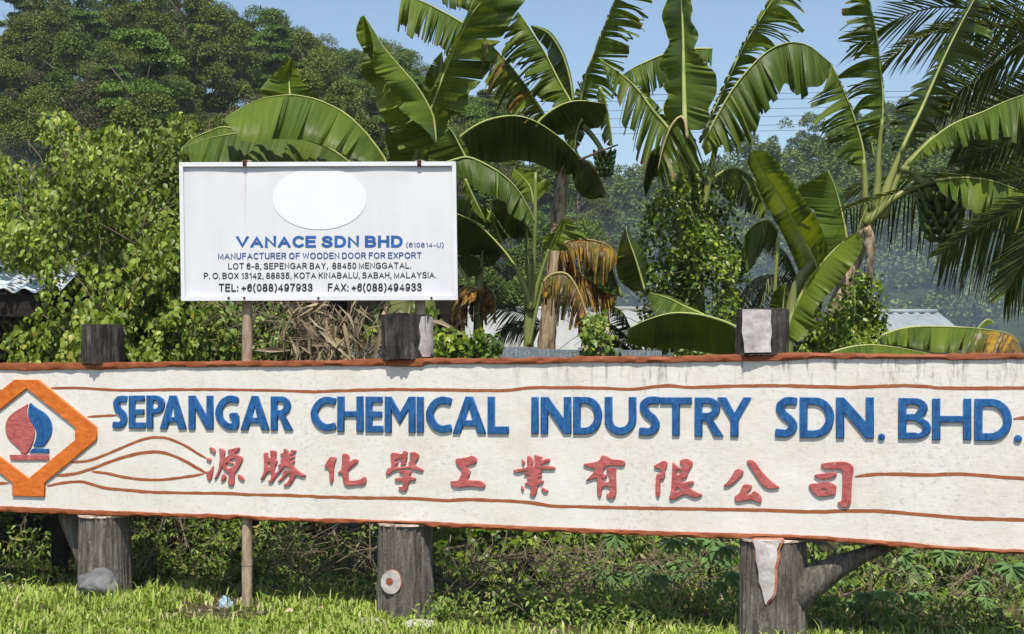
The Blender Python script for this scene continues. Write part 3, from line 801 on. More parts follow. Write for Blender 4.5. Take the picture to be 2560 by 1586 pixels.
MB().add(V, [tuple(range(k, 2 * k))[::-1]] + [(i, (i + 1) % k, k + (i + 1) % k, k + i) for i in range(k)]).build("white_patch", M['logwhite'], o)
b0 = Vector((sl + .02, BC, 0.22))
br = [SB(*N(x, y), back=BC) for x, y in ((1850, 1455), (1930, 1392), (1995, 1352), (2055, 1326), (2130, 1300))]
MB().tube([(x, BC + .02 * i, z) for i, (x, z) in enumerate(br)], [.15, .115, .08, .052, .035], 18, jit=.05).build("branch", M['log'], o, True)
MB().tube([(sl - .02, BC - rl * .93, .1), (sl - .005, BC - rl * 1.06, .11)], [.05, .035], 12, jit=.12).build("knot", M['log'], o, True)
o, su, sl, rl, *_ = posts[0]
br = [SB(*N(x, y), back=BC + .1) for x, y in ((240, 1420), (205, 1350), (182, 1290), (165, 1235), (160, 1200))]
MB().tube([(x, BC + .12, z) for x, z in br], [.07, .075, .085, .095, .1], 14, jit=.06).build("branch", M['log'], o, True)

# ------------------------------------------------------------------ upper sign on two pipes
SY = 11.36
sgn = empty("pole_sign", P(800, 1400, SY), label="white metal sign for a door factory with blue and black lettering on two rusty pipes", cat="sign")
sgn.location.z = 0
def sgp(u, v, off=0.0):
    p = P(u, v, SY) - Vector((0, off, 0))
    return p - sgn.location
def mat_panel():
    b = NB("sign sheet white")
    sx = b.node("ShaderNodeSeparateXYZ")
    b.l.new(b.coord('Object'), sx.inputs[0])
    n = b.noise(b.coord('Object', (2.5, 1, .5)), 2.2, 4)
    c = b.ramp(n, [(0.3, (0.68, 0.68, 0.71)), (0.7, (0.745, 0.745, 0.765))])
    st = b.noise(b.coord('Object', (14, 1, .35)), 2.5, 4)
    c = b.mix(b.ramp(st, [(0.58, 0), (0.75, 0.12)]), c, (0.45, 0.42, 0.40))
    dt = b.noise(b.coord('Object'), 22, 2)
    c = b.mix(b.ramp(dt, [(0.765, 0.0), (0.80, 0.5)]), c, (0.30, 0.27, 0.25))
    # rust run under the left bracket
    rx = float(sgp(614, 500).x)
    dx = b.math('ABSOLUTE', b.math('SUBTRACT', sx.outputs[0], rx))
    run = b.math('MULTIPLY', b.ramp(dx, [(0.0, 0.55), (0.013, 0.0)]), b.math('MULTIPLY', b.math('SUBTRACT', sx.outputs[2], 2.95), 1.3, True))
    c = b.mix(run, c, (0.42, 0.30, 0.17))
    bp = b.bump(b.noise(b.coord('Object'), 1.8, 3), 0.25, 0.03)
    return b.done(c, 0.42, bp, 0.4)
M['panel'] = mat_panel()
M['frame'] = simple("aluminium frame", (0.70, 0.70, 0.72), (0.80, 0.80, 0.82), 3, 0.4, 0.5)
M['blank'] = simple("blank oval white", (0.79, 0.79, 0.80), (0.83, 0.83, 0.84), 3, 0.5, 0.3)
M['txt_blue'] = simple("sign blue vinyl", (0.020, 0.095, 0.32), (0.035, 0.14, 0.42), 6, 0.45)
M['txt_blue2'] = simple("sign dull blue vinyl", (0.018, 0.065, 0.23), (0.035, 0.10, 0.30), 6, 0.45)
M['txt_black'] = simple("sign black vinyl", (0.012, 0.012, 0.015), (0.03, 0.03, 0.034), 6, 0.5)
M['rusty'] = simple("rusty bracket", (0.035, 0.014, 0.010), (0.12, 0.04, 0.022), 25, 0.85, 0.2, 0.5, 0.004)
M['pipe'] = simple("weathered pipe", (0.22, 0.13, 0.075), (0.52, 0.42, 0.31), 16, 0.75, 0.3, 0.4, 0.005, (1, 1, .3), 0.0, 6)
Q = [N(428.5, 388.5), N(1087, 386.5), N(1091.5, 716), N(433.5, 718)]
def lerp2(a, b, c, d, s, t):
    return tuple(a[i] * (1 - s) * (1 - t) + b[i] * s * (1 - t) + c[i] * s * t + d[i] * (1 - s) * t for i in (0, 1))
def onp(s, t, off=0.0):
    return sgp(*lerp2(*Q, s, t), off)
# sheet with slight buckling near the top and bottom rails
nx, ny = 60, 30
V = []
for j in range(ny + 1):
    for i in range(nx + 1):
        s, t = .006 + .988 * i / nx, .012 + .976 * j / ny
        e = math.exp(-t * 14) * 0.012 * math.sin(s * 19) + math.exp(-(1 - t) * 30) * .010 * math.sin(s * 15 + 1)
        V.append(onp(s, t, 0.004 + e * .6))
Fq = [(j * (nx + 1) + i, (j + 1) * (nx + 1) + i, (j + 1) * (nx + 1) + i + 1, j * (nx + 1) + i + 1) for j in range(ny) for i in range(nx)]
b0 = len(V)
V += [onp(.006, .012, -.01), onp(.994, .012, -.01), onp(.994, .988, -.01), onp(.006, .988, -.01)]
Fq += [(b0, b0 + 1, b0 + 2, b0 + 3)]
MB().add(V, Fq).build("panel", M['panel'], sgn, True)
def bar(a, b, c, d, off, back, name, mat):
    """flat frame bar between four sign corners"""
    pts = [a, b, c, d]
    V = [onp(*p, off) for p in pts] + [onp(*p, back) for p in pts]
    MB().add(V, [(3, 2, 1, 0), (4, 5, 6, 7), (0, 1, 5, 4), (1, 2, 6, 5), (2, 3, 7, 6), (3, 0, 4, 7)]).build(name, mat, sgn)
fw, fh = .0145, .031
bar((0, 0), (1, 0), (1 - fw, fh), (fw, fh), .028, -.03, "frame", M['frame'])
bar((0, 1), (fw, 1 - fh), (1 - fw, 1 - fh), (1, 1), .028, -.03, "frame", M['frame'])
bar((0, 0.002), (fw - .0006, fh + .001), (fw - .0006, 1 - fh - .001), (0, .998), .026, -.028, "frame", M['frame'])
bar((1, .002), (1, .998), (1 - fw + .0006, 1 - fh - .001), (1 - fw + .0006, fh + .001), .026, -.028, "frame", M['frame'])
# blank oval where the emblem was painted out
c0 = sgp(*N(762, 474), .0075)
rx, rz = 112 / 3390 * SY, 74 / 3390 * SY
V = [(c0.x + rx * math.cos(a), c0.y, c0.z + rz * math.sin(a)) for a in np.linspace(0, 2 * math.pi, 72, endpoint=False)]
MB().add(V + [(x, y + .004, z) for x, y, z in V], [tuple(range(72))] + [(i, 72 + i, 72 + (i + 1) % 72, (i + 1) % 72) for i in range(72)]).build("blank_oval", M['blank'], sgn)
# sign lettering: plain grotesque capitals drawn as strokes
def el(cx, cy, rx, ry, a0, a1, n=14):
    return [(cx + rx * math.cos(R(a)), cy + ry * math.sin(R(a))) for a in np.linspace(a0, a1, n)]
def sm(*p):
    return [tuple(q) for q in resample(p, 22)]
_D = [(0, 0), (0, 1), (.3, 1)] + el(.3, .5, .34, .5, 85, -85) + [(.3, 0), (0, 0)]
_P = [(0, 0), (0, 1), (.34, 1)] + el(.34, .74, .25, .26, 80, -80, 9) + [(.34, .48), (0, .48)]
GL = {'V': [[(0, 1), (.36, 0), (.72, 1)]], 'A': [[(0, 0), (.36, 1), (.72, 0)], [(.15, .33), (.57, .33)]], 'N': [[(0, 0), (0, 1), (.62, 0), (.62, 1)]],
      'C': [el(.37, .5, .37, .5, 48, 312, 20)], 'E': [[(.56, 0), (0, 0), (0, 1), (.56, 1)], [(0, .53), (.51, .53)]],
      'S': [sm((.56, .81), (.5, .94), (.3, 1), (.08, .93), (.02, .77), (.12, .61), (.32, .52), (.52, .42), (.6, .25), (.52, .07), (.3, 0), (.08, .06), (0, .2))],
      'D': [_D], 'B': [[(.34, .53), (0, .53), (0, 1), (.34, 1)] + el(.34, .765, .23, .235, 80, -80, 9) + [(.34, .53)], [(0, .53), (.36, .53)] + el(.36, .265, .26, .265, 80, -80, 9) + [(.36, 0), (0, 0), (0, .53)]],
      'H': [[(0, 0), (0, 1)], [(.62, 0), (.62, 1)], [(0, .53), (.62, .53)]], 'M': [[(0, 0), (0, 1), (.37, .05), (.74, 1), (.74, 0)]],
      'U': [[(0, 1), (0, .32)] + el(.31, .32, .31, .32, 185, 355, 12) + [(.62, .32), (.62, 1)]], 'F': [[(0, 0), (0, 1), (.53, 1)], [(0, .52), (.46, .52)]],
      'T': [[(0, 1), (.6, 1)], [(.3, 1), (.3, 0)]], 'P': [_P], 'R': [_P, [(.34, .48), (.62, 0)]], 'O': [el(.39, .5, .39, .5, 90, 450, 26)],
      'W': [[(0, 1), (.23, 0), (.46, 1), (.69, 0), (.92, 1)]], 'X': [[(0, 0), (.62, 1)], [(0, 1), (.62, 0)]], 'L': [[(0, 1), (0, 0), (.5, 0)]],
      'G': [el(.38, .5, .38, .5, 48, 300, 20) + [(.72, .14), (.72, .47), (.42, .47)]], 'Y': [[(0, 1), (.32, .45), (.64, 1)], [(.32, .45), (.32, 0)]],
      'K': [[(0, 0), (0, 1)], [(.58, 1), (0, .36)], [(.22, .58), (.6, 0)]], 'I': [[(0, 0), (0, 1)]],
      '0': [el(.26, .5, .26, .5, 90, 450, 24)], '1': [[(.04, .78), (.24, 1), (.24, 0)]], '2': [sm((.02, .7), (.07, .92), (.26, 1), (.46, .92), (.5, .72), (.38, .5), (.15, .25), (0, 0)) + [(.53, 0)]],
      '3': [sm((.02, .78), (.1, .95), (.26, 1), (.44, .93), (.47, .74), (.36, .57), (.2, .54)), sm((.2, .54), (.42, .47), (.52, .27), (.44, .07), (.25, 0), (.07, .06), (0, .24))],
      '4': [[(.42, 0), (.42, 1), (0, .27), (.56, .27)]], '5': [[(.5, 1), (.1, 1)] + sm((.05, .5), (.22, .62), (.42, .57), (.53, .34), (.44, .08), (.24, 0), (.07, .06), (0, .22))],
      '6': [sm((.5, .8), (.42, .96), (.26, 1), (.08, .85), (0, .5), (.05, .15), (.26, 0), (.46, .1), (.52, .32), (.44, .54), (.26, .62), (.08, .52), (.01, .36))],
      '7': [[(0, 1), (.53, 1), (.3, .5), (.18, 0)]], '8': [el(.26, .755, .22, .245, -90, 270, 18), el(.26, .26, .27, .26, 90, 450, 18)],
      '9': [sm((.02, .2), (.1, .04), (.26, 0), (.44, .15), (.52, .5), (.47, .85), (.26, 1), (.06, .9), (0, .68), (.08, .46), (.26, .38), (.44, .48), (.51, .64))],
      '-': [[(0, .38), (.3, .38)]], '.': [[(0, 0), (0, .04)]], ',': [[(.03, .03), (.03, -.06), (0, -.18)]], '(': [sm((.2, 1.08), (.06, .8), (0, .45), (.06, .08), (.2, -.2))], ')': [sm((0, 1.08), (.14, .8), (.2, .45), (.14, .08), (0, -.2))],
      '+': [[(0, .38), (.5, .38)], [(.25, .14), (.25, .62)]], ':': [[(0, 0), (0, .04)], [(0, .6), (0, .64)]]}
def text_line(name, txt, p0, p1, cap0, base0, cap1, base1, mat, hw, gap=.09):
    """lettering between two photo points; cap height and baseline given at both ends"""
    strokes, x = [], 0.0
    for ch in txt:
        if ch == ' ':
            x += .30
            continue
        wd_ = max(q[0] for st in GL[ch] for q in st)
        for st in GL[ch]:
            strokes.append([(x + hw + q[0], hw + q[1] * (1 - 2 * hw)) for q in st])
        x += wd_ + 2 * hw + gap
    W = x - gap
    m = MB()
    for si, st in enumerate(strokes):
        c = np.array(st)
        keep = np.r_[True, np.linalg.norm(np.diff(c, axis=0), axis=1) > 1e-4]
        c = c[keep]
        closed = np.linalg.norm(c[0] - c[-1]) < 1e-3
        V, n = [], len(c)
        for i in range(n):
            a = c[i] - c[i - 1] if i else (c[0] - c[-2] if closed else c[1] - c[0])
            b_ = c[i + 1] - c[i] if i < n - 1 else (c[1] - c[0] if closed else c[-1] - c[-2])
            a, b_ = a / np.linalg.norm(a), b_ / np.linalg.norm(b_)
            t = a + b_
            t = t / (np.linalg.norm(t) + 1e-9)
            nn = np.array([-t[1], t[0]])
            k = min(1.9, 1 / max(.3, float(nn @ np.array([-a[1], a[0]]))))
            e = np.zeros(2)
            if not closed and i in (0, n - 1):
                e = (-t if i == 0 else t) * hw
            for s_ in (1, -1):
                q = c[i] + nn * hw * k * s_ + e
                q[1] = min(max(q[1], 0 if c[:, 1].min() >= 0 else -9), 1 if c[:, 1].max() <= 1 else 9)
                f = q[0] / W
                u = p0 + (p1 - p0) * f
                cp, bs = cap0 + (cap1 - cap0) * f, base0 + (base1 - base0) * f
                V.append(sgp(u, bs + (cp - bs) * q[1], .0068 + .0003 * (si % 5)))
        m.add(V, [(2 * i, 2 * i + 1, 2 * i + 3, 2 * i + 2) for i in range(n - 1)])
    return m.build(name, mat, sgn)
text_line("lettering", "VANACE SDN BHD", 590.4, 1006.8, 590.6, 619.8, 589.6, 619.0, M['txt_blue'], 0.112, .12)
text_line("lettering", "(610814-U)", 1015.6, 1109.3, 607.2, 619, 607.2, 619, M['txt_blue2'], 0.066, .16)
text_line("lettering", "MANUFACTURER OF WOODEN DOOR FOR EXPORT", 545.4, 1054, 633, 649, 631, 646.7, M['txt_blue2'], 0.08, .16)
text_line("lettering", "LOT 6-8, SEPENGAR BAY,  88450 MENGGATAL.", 571, 1028, 658.2, 674, 656.3, 672, M['txt_black'], 0.076, .16)
text_line("lettering", "P. O. BOX 13142, 88835, KOTA KINABALU, SABAH, MALAYSIA.", 510, 1090.8, 682.4, 698, 680.3, 695.8, M['txt_black'], 0.076, .16)
text_line("lettering", "TEL: +6(088)497933", 547.4, 781.8, 709.8, 729.7, 709.3, 729.4, M['txt_black'], 0.088, .16)
text_line("lettering", "FAX: +6(088)494933", 820, 1054.4, 708.8, 729.2, 708.3, 729, M['txt_black'], 0.088, .16)
for x in (585, 1000):
    top = sgp(*N(x, 380))
    MB().tube([(top.x, .075, -0.3), (top.x, .075, 0.4), (top.x, .075, 0.9), (top.x, .075, top.z)], [.042, .0425, .042, .042], 20).build("pipe", M['pipe'], sgn, True, 40)
    c = sgp(*N(x, 391))
    MB().box(c.x - .016, c.x + .016, -.034, .04, c.z - .022, c.z + .024).box(c.x - .007, c.x + .007, -.042, -.034, c.z - .008, c.z + .006).build("bracket", M['rusty'], sgn)
pp = sgp(*N(585, 1345))
MB().tube([(pp.x, .075, pp.z - .02), (pp.x, .075, pp.z + .02)], .0455, 20).build("pipe_collar", M['pipe'], sgn, True, 40)
for x in (547, 584, 1029, 760):
    c = sgp(*N(x, 711))
    MB().tube([(c.x, -.0265, c.z), (c.x, -.036, c.z)], .009, 10).build("screw", M['rusty'], sgn, True, 40)
# ------------------------------------------------------------------ ground, hills
def fbm(x, y, s):
    return mnoise.fractal(Vector((x * s, y * s, 3.3)), 1.0, 2.0, 4)
def ground_z(x, y):
    return 0.05 * fbm(x, y, .35) + 0.02 * fbm(x, y, 1.7)
def grid_obj(name, xs, ys, fz, mat, kind='structure'):
    V = [(x, y, fz(x, y)) for y in ys for x in xs]
    n = len(xs)
    Fq = [(j * n + i, j * n + i + 1, (j + 1) * n + i + 1, (j + 1) * n + i) for j in range(len(ys) - 1) for i in range(n - 1)]
    me = mesh_np(name, V, Fq)
    return tag(link(name, me, mat), kind=kind)
def mat_ground():
    b = NB("grassy soil")
    co = b.coord('Object')
    n = b.noise(co, 1.3, 6, .65)
    c = b.ramp(n, [(.35, (.025, .032, .010)), (.5, (.055, .05, .022)), (.65, (.12, .09, .05))])
    n2 = b.noise(co, 14, 6, .7)
    c = b.mix(b.ramp(n2, [(.45, 0), (.68, .6)]), c, (.20, .155, .095))
    return b.done(c, .9, b.bump(n2, .8, .03), .1)
M['ground'] = mat_ground()
M['slope'] = simple("hillside undergrowth", (.018, .03, .010), (.04, .06, .018), .5, .9, .1, .8, .3)
def axis(a, b, c, d, n1, n2):
    return sorted(set([round(v, 3) for v in np.r_[np.linspace(a, b, 14), np.linspace(b, c, n1), np.linspace(c, d, n2)]]))
grid_obj("ground", axis(-900, -9, 9, 900, 100, 14), axis(-60, 6, 18, 1200, 80, 20), lambda x, y: ground_z(x, y) * max(0, 1 - max(0, abs(y - 11) - 10) / 20), M['ground'])

SKY_L = [(-600, 60), (-60, 60), (35, 6), (91, 33), (193, 33), (274, 20), (352, 23), (408, 5), (471, 32), (555, 47), (598, 69), (668, 76), (724, 86), (802, 123), (860, 128), (965, 147), (1009, 189), (1110, 235), (1157, 216), (1190, 255), (1260, 320), (1350, 420), (1600, 640), (2600, 800)]
CREST_L = [(x, y + 205) for x, y in SKY_L]
CREST_R = [(x, y + 78) for x, y in [(-600, 520), (900, 520), (1150, 450), (1350, 420), (1500, 430), (1650, 425), (1750, 385), (1850, 340), (1950, 318), (2100, 270), (2441, 230), (3200, 150)]]
def hill_z(line, Y0, Y1, foot):
    xs, ys = [q[0] for q in line], [q[1] for q in line]
    def f(x, y):
        u = 1220.5 + x / y * 3390.0
        cr = np.interp(u, xs, ys)
        zc = CAMH + (936 - cr) / 3390.0 * Y1          # crest height at the back
        t = min(1.0, max(0.0, (y - Y0) / (Y1 - Y0)))
        return -0.5 + (zc + 0.5) * (t ** foot) - max(0, y - Y1) * .25 + 1.2 * fbm(x, y, .05) * t
    return f
hL = hill_z(CREST_L, 34, 112, .95)
hR = hill_z(CREST_R, 90, 230, .9)
grid_obj("hillside", np.linspace(-75, 22, 60), np.linspace(33, 150, 50), hL, M['slope'])
grid_obj("far_hillside", np.linspace(-60, 190, 70), np.linspace(89, 300, 50), hR, M['slope'])

# ------------------------------------------------------------------ leaf scatter
def frame_from(axis_, nrm):
    a = axis_ / (np.linalg.norm(axis_, axis=1)[:, None] + 1e-9)
    n = nrm - a * (nrm * a).sum(1)[:, None]
    n = n / (np.linalg.norm(n, axis=1)[:, None] + 1e-9)
    s = np.cross(a, n)
    return a, s, n
HEART = [(0, 0, 0), (.12, .30, .05), (.12, -.30, .05), (.30, .0, -.02), (.42, .40, .08), (.42, -.40, .08), (.62, 0, -.03), (.74, .22, .03), (.74, -.22, .03), (1.0, 0, -.20)]
HEART_F = [(0, 3, 1, 1), (0, 2, 3, 3), (1, 3, 6, 4), (2, 5, 6, 3), (4, 6, 7, 7), (5, 8, 6, 6), (7, 6, 9, 9), (6, 8, 9, 9)]
KITE = [(0, 0, 0), (.45, .28, .08), (.5, 0, -.02), (.45, -.28, .08), (1, 0, -.12)]
KITE_F = [(0, 2, 1), (0, 3, 2), (1, 2, 4), (2, 3, 4)]
LANCE = [(0, 0, 0), (.4, .16, .05), (.45, 0, -.01), (.4, -.16, .05), (1, 0, -.16)]
QUAD = [(0, 0, 0), (.5, .3, .04), (1, 0, -.12), (.5, -.3, .04)]
QUAD_F = [(0, 2, 1), (0, 3, 2)]
def tri(fs):
    out = []
    for q in fs:
        q = list(dict.fromkeys(q))
        out.append(tuple(q)) if len(q) == 3 else out.extend([(q[0], q[1], q[2]), (q[0], q[2], q[3])])
    return out
HEART_T = tri(HEART_F)
def leaves(name, pos, axis_, nrm, size, mat, parent=None, tmpl=(KITE, KITE_F), rnd=None, width=1.0):
    T, TFc = np.array(tmpl[0], float), np.array(tmpl[1], int)
    n = len(pos)
    a, s, nn = frame_from(axis_, nrm)
    sz = size[:, None, None]
    V = pos[:, None, :] + sz * (T[None, :, 0:1] * a[:, None, :] + T[None, :, 1:2] * width * s[:, None, :] + T[None, :, 2:3] * nn[:, None, :])
    k = len(T)
    Fq = (np.arange(n) * k)[:, None, None] + TFc[None]
    r = RNG.random(n) if rnd is None else rnd
    me = mesh_np(name, V.reshape(-1, 3), Fq.reshape(-1, 3), {"rnd": np.repeat(r, k)})
    return link(name, me, mat, parent)
def unit(n):
    v = RNG.normal(size=(n, 3))
    return v / np.linalg.norm(v, axis=1)[:, None]
def in_poly(px, py, poly):
    c = np.zeros(len(px), bool)
    j = len(poly) - 1
    for i in range(len(poly)):
        xi, yi = poly[i]
        xj, yj = poly[j]
        m = ((yi > py) != (yj > py)) & (px < (xj - xi) * (py - yi) / (yj - yi + 1e-12) + xi)
        c ^= m
        j = i
    return c
def vnoise(p, s, seed=0):
    return np.array([mnoise.noise(Vector((x * s + seed, y * s, z * s))) for x, y, z in p])

def silhouette_points(poly, n, depth, thick, lump=.25, edge=18, holes=0.0):
    """points in a bush whose outline is `poly` (D px), spread through a rounded volume of real depth"""
    xs, ys = [q[0] for q in poly], [q[1] for q in poly]
    px = RNG.uniform(min(xs), max(xs), n * 3)
    py = RNG.uniform(min(ys), max(ys), n * 3)
    jx, jy = RNG.normal(0, edge, n * 3), RNG.normal(0, edge, n * 3)
    k = in_poly(px + jx, py + jy, poly)
    px, py = px[k][:n], py[k][:n]
    t = RNG.random(len(px)) ** 1.4
    Y = np.array([depth(x, y) for x, y in zip(px, py)]) + t * thick
    p = np.stack([(px - 1220.5) / 3390 * Y, Y, CAMH + (936 - py) / 3390 * Y], 1)
    d = vnoise(p, 2.2, 4) * lump
    p[:, 1] += d
    if holes:
        p = p[(vnoise(p, 3.4, 11) + .5 * vnoise(p, 8.0, 3) > holes - .45) | (t > .7)]
    return p

# ------------------------------------------------------------------ tree prototypes for the hills
def crown_arrays(rng, rx, rz, nlobe, per, leaf, upward=.55, layered=False):
    pos, ax, nr, sz = [], [], [], []
    for i in range(nlobe):
        th = rng.uniform(0, 2 * math.pi)
        h = rng.uniform(-.85, 1)
        rr = math.sqrt(max(0.05, 1 - h * h)) * rng.uniform(.35, .95)
        c = np.array([math.cos(th) * rr * rx, math.sin(th) * rr * rx, h * rz])
        lr = rng.uniform(.22, .40) * rx
        v = rng.normal(size=(per, 3))
        v /= np.linalg.norm(v, axis=1)[:, None]
        v[:, 2] = np.where(v[:, 2] < -.3, -v[:, 2], v[:, 2])
        q = v * lr * rng.uniform(.55, 1.08, per)[:, None]
        if layered:
            q[:, 2] *= .42
            q[:, :2] *= 1.25
        pos.append(c + q)
        a = v + rng.normal(0, .6, (per, 3))
        a[:, 2] -= .35
        ax.append(a)
        nn = v * (1 - upward) + np.array([0, 0, upward]) + rng.normal(0, .35, (per, 3))
        nr.append(nn)
        sz.append(rng.uniform(.6, 1.3, per) * leaf)
    return np.vstack(pos), np.vstack(ax), np.vstack(nr), np.hstack(sz)
def make_tree(i, h, rx, rz, mat, nlobe, per, leaf, layered=False, trunk_r=.16):
    rng = np.random.default_rng(100 + i)
    t = empty("hill_tree")
    p, a, n, s = crown_arrays(rng, rx, rz, nlobe, per, leaf, layered=layered)
    p[:, 2] += h - rz
    lobe_r = np.repeat(rng.uniform(0, 1, nlobe), per)
    leaves("crown", p, a, n, s, M[mat], t, (QUAD, QUAD_F), rnd=np.clip(lobe_r * .6 + rng.random(len(p)) * .4, 0, .999), width=1.5)
    m = MB()
    pts = [Vector((0, 0, -1.5)), Vector((.1, 0, h * .3)), Vector((-.1, .1, h * .6)), Vector((0.05, 0, h * .9))]
    m.tube(pts, [trunk_r, trunk_r * .85, trunk_r * .6, trunk_r * .25], 8)
    for k in range(6):
        th = k * 1.05 + rng.uniform(0, .6)
        z0 = h * rng.uniform(.45, .7)
        m.tube([(0, 0, z0), (math.cos(th) * rx * .4, math.sin(th) * rx * .4, z0 + rz * .35), (math.cos(th) * rx * .75, math.sin(th) * rx * .75, z0 + rz * .6)], [trunk_r * .45, trunk_r * .3, trunk_r * .1], 5)
    m.build("trunk", M['trunk'], t, True)
    return t
PROTO = [
    (make_tree(0, 10.5, 3.0, 3.9, 'tree_olive', 26, 1080, 0.144), "olive green", "bushy olive green tree"),
    (make_tree(1, 9.5, 3.3, 3.2, 'tree_dark', 28, 1008, 0.144), "dark green", "dense dark green tree"),
    (make_tree(2, 11.5, 2.7, 4.4, 'tree_fresh', 28, 828, 0.160, True), "fresh green", "fresh green tree with flat leaf layers"),
    (make_tree(3, 8.5, 3.0, 2.9, 'tree_brown', 24, 936, 0.129), "brownish", "brownish dry looking tree"),
    (make_tree(4, 12.0, 2.4, 4.2, 'tree_olive', 24, 936, 0.129), "olive green", "tall slim olive green tree"),
    (make_tree(5, 9.0, 3.4, 3.4, 'tree_olive', 30, 972, 0.129), "olive green", "broad olive green tree"),
    (make_tree(6, 11.0, 2.8, 3.6, 'tree_dark', 24, 936, 0.152, True), "dark green", "tall dark green tree with loose layered crown"),
]
used_p = set()
def copy_tree(o, parent=None):
    c = o.copy()
    COL.objects.link(c)
    c.parent = parent
    for ch in o.children:
        copy_tree(ch, c)
    return c
def place_tree(k, x, y, z, s, rz, label, group):
    pr = PROTO[k][0]
    o = pr if k not in used_p else copy_tree(pr)
    used_p.add(k)
    o.location = (x, y, z)
    o.scale = (s, s, s * random.uniform(.92, 1.1))
    o.rotation_euler = (0, 0, rz)
    tag(o, label, "tree", group)
    return o
def by_px(x, Y, fz):
    X = (x - 1220.5) / 3390 * Y
    return X, Y, fz(X, Y)
# the crest: one tree per skyline bump of the photograph (D px x, kind, scale), then rows below it
crest = [(-60, 1), (35, 2), (91, 0), (145, 5), (193, 5), (235, 4), (274, 0), (315, 4), (352, 5), (408, 6), (471, 0), (515, 5), (555, 4), (598, 6), (668, 0), (724, 5), (802, 0), (860, 4), (905, 5), (965, 1), (1009, 5), (1060, 0), (1110, 4), (1157, 6), (1190, 0)]
HT = (10.5, 9.5, 11.5, 8.5, 12.0, 9.0, 11.0)
for n_, (x, k) in enumerate(crest):
    where = "against the sky on the left hill crest" if x < 760 else "on the falling left hill crest behind bananas"
    X, Y, Z = by_px(x, 111 + random.uniform(-3, 3), hL)
    top = CAMH + (936 - np.interp(x, [q[0] for q in SKY_L], [q[1] for q in SKY_L])) / 3390 * Y
    place_tree(k, X, Y, Z, (top - Z) / HT[k], random.uniform(0, 6.28), PROTO[k][2] + " " + where, "trees along the left hill crest")
rows_ = [(102, 20, (1, 5, 6, 4, 2, 0, 1, 6)), (92, 20, (1, 2, 6, 0, 5, 3, 1, 2)), (82, 19, (0, 6, 2, 1, 5, 2, 1, 3)), (71, 17, (1, 0, 2, 3, 2, 1, 5)), (60, 15, (1, 0, 2, 3, 5, 1)), (49, 12, (1, 5, 0, 2, 1))]
HEI = ["just under the left hill crest", "high on the left hill", "halfway up the left hill", "low on the left hill", "near the left hill foot", "behind the vine shrub"]
for rix, (Y, n, ks) in enumerate(rows_):
    for i in range(n):
        x = -160 + (1400 + 160) * (i + random.uniform(.15, .85)) / n
        k = ks[(i * 3 + rix + int(x * .013)) % len(ks)]
        place_tree(k, *by_px(x, Y + random.uniform(-4, 4), hL), random.uniform(.48, .88) * (1 - .06 * rix), random.uniform(0, 6.28), PROTO[k][2] + " " + HEI[rix], "trees on the left hillside")

# the far wooded hill: one continuous forest, nobody can count it
def forest():
    rng = np.random.default_rng(55)
    P_, A_, N_, S_, R_ = [], [], [], [], []
    for i in range(430):
        Y = 95 + 145 * rng.random() ** .8
        x = rng.uniform(860, 2620)
        X, Y, Z = by_px(x, Y, hR)
        r = rng.uniform(2.0, 3.6)
        h = rng.uniform(4.5, 8.0)
        per = 150
        p, a, n, s = crown_arrays(rng, r, r * rng.uniform(.8, 1.25), 10, per, .30)
        P_.append(p + np.array([X, Y, Z + h - r * .8]))
        A_.append(a); N_.append(n); S_.append(s)
        R_.append(np.clip(rng.random() * .65 + rng.random(len(p)) * .35, 0, .999))
    return leaves("forest", np.vstack(P_), np.vstack(A_), np.vstack(N_), np.hstack(S_), M['forest'], None, (QUAD, QUAD_F), np.hstack(R_), 1.5)
tag(forest(), "wooded far hill on the right seen through thin blue smoke", "forest", kind="stuff")

# ------------------------------------------------------------------ buildings behind
def corrugated(a, b, c, d, pitch, amp, mat_, name, parent, thick=.0):
    """sheet from eave a-b up to ridge d-c, waves across the eave direction"""
    a, b, c, d = map(Vector, (a, b, c, d))
    L = (b - a).length
    n = max(8, int(L / pitch * 6))
    up = (b - a).cross(d - a).normalized()
    V = []
    for j in range(2):
        for i in range(n + 1):
            s = i / n
            p = (a.lerp(b, s)) if j == 0 else (d.lerp(c, s))
            V.append(p + up * amp * math.sin(s * L / pitch * 2 * math.pi))
    k = n + 1
    V += [v - up * .004 for v in V]
    F_ = [(i, i + 1, k + i + 1, k + i) for i in range(n)] + [(2 * k + k + i, 2 * k + k + i + 1, 2 * k + i + 1, 2 * k + i) for i in range(n)] + [(i + 1, i, 2 * k + i, 2 * k + i + 1) for i in range(n)]
    return MB().add(V, F_).build(name, mat_, parent, True)
def ribbed(c0, c1, scale=6, spec=.4, rough=.5, rust=None, rs=3):
    b = NB("roof sheet")
    n = b.noise(b.coord('Object'), scale, 5, .6)
    c = b.ramp(n, [(.35, c0), (.65, c1)])
    if rust:
        c = b.mix(b.ramp(b.noise(b.coord('Object'), rs, 6, .7), [(.55, 0), (.68, .8)]), c, rust)
    return b.done(c, rough, None, spec, .0)
M['roof_blue'] = ribbed((.42, .54, .62), (.60, .67, .71), 3, rust=(.35, .30, .24))
M['roof_pale'] = ribbed((.32, .32, .295), (.38, .38, .35), 2)
M['roof_grey'] = ribbed((.24, .27, .28), (.30, .33, .34), 2)
M['zinc'] = ribbed((.14, .17, .19), (.30, .34, .37), 40, .5, .45, (.06, .07, .08), 8)
M['wall_dull'] = simple("dull house wall", (.22, .23, .22), (.30, .31, .30), 2, .8)
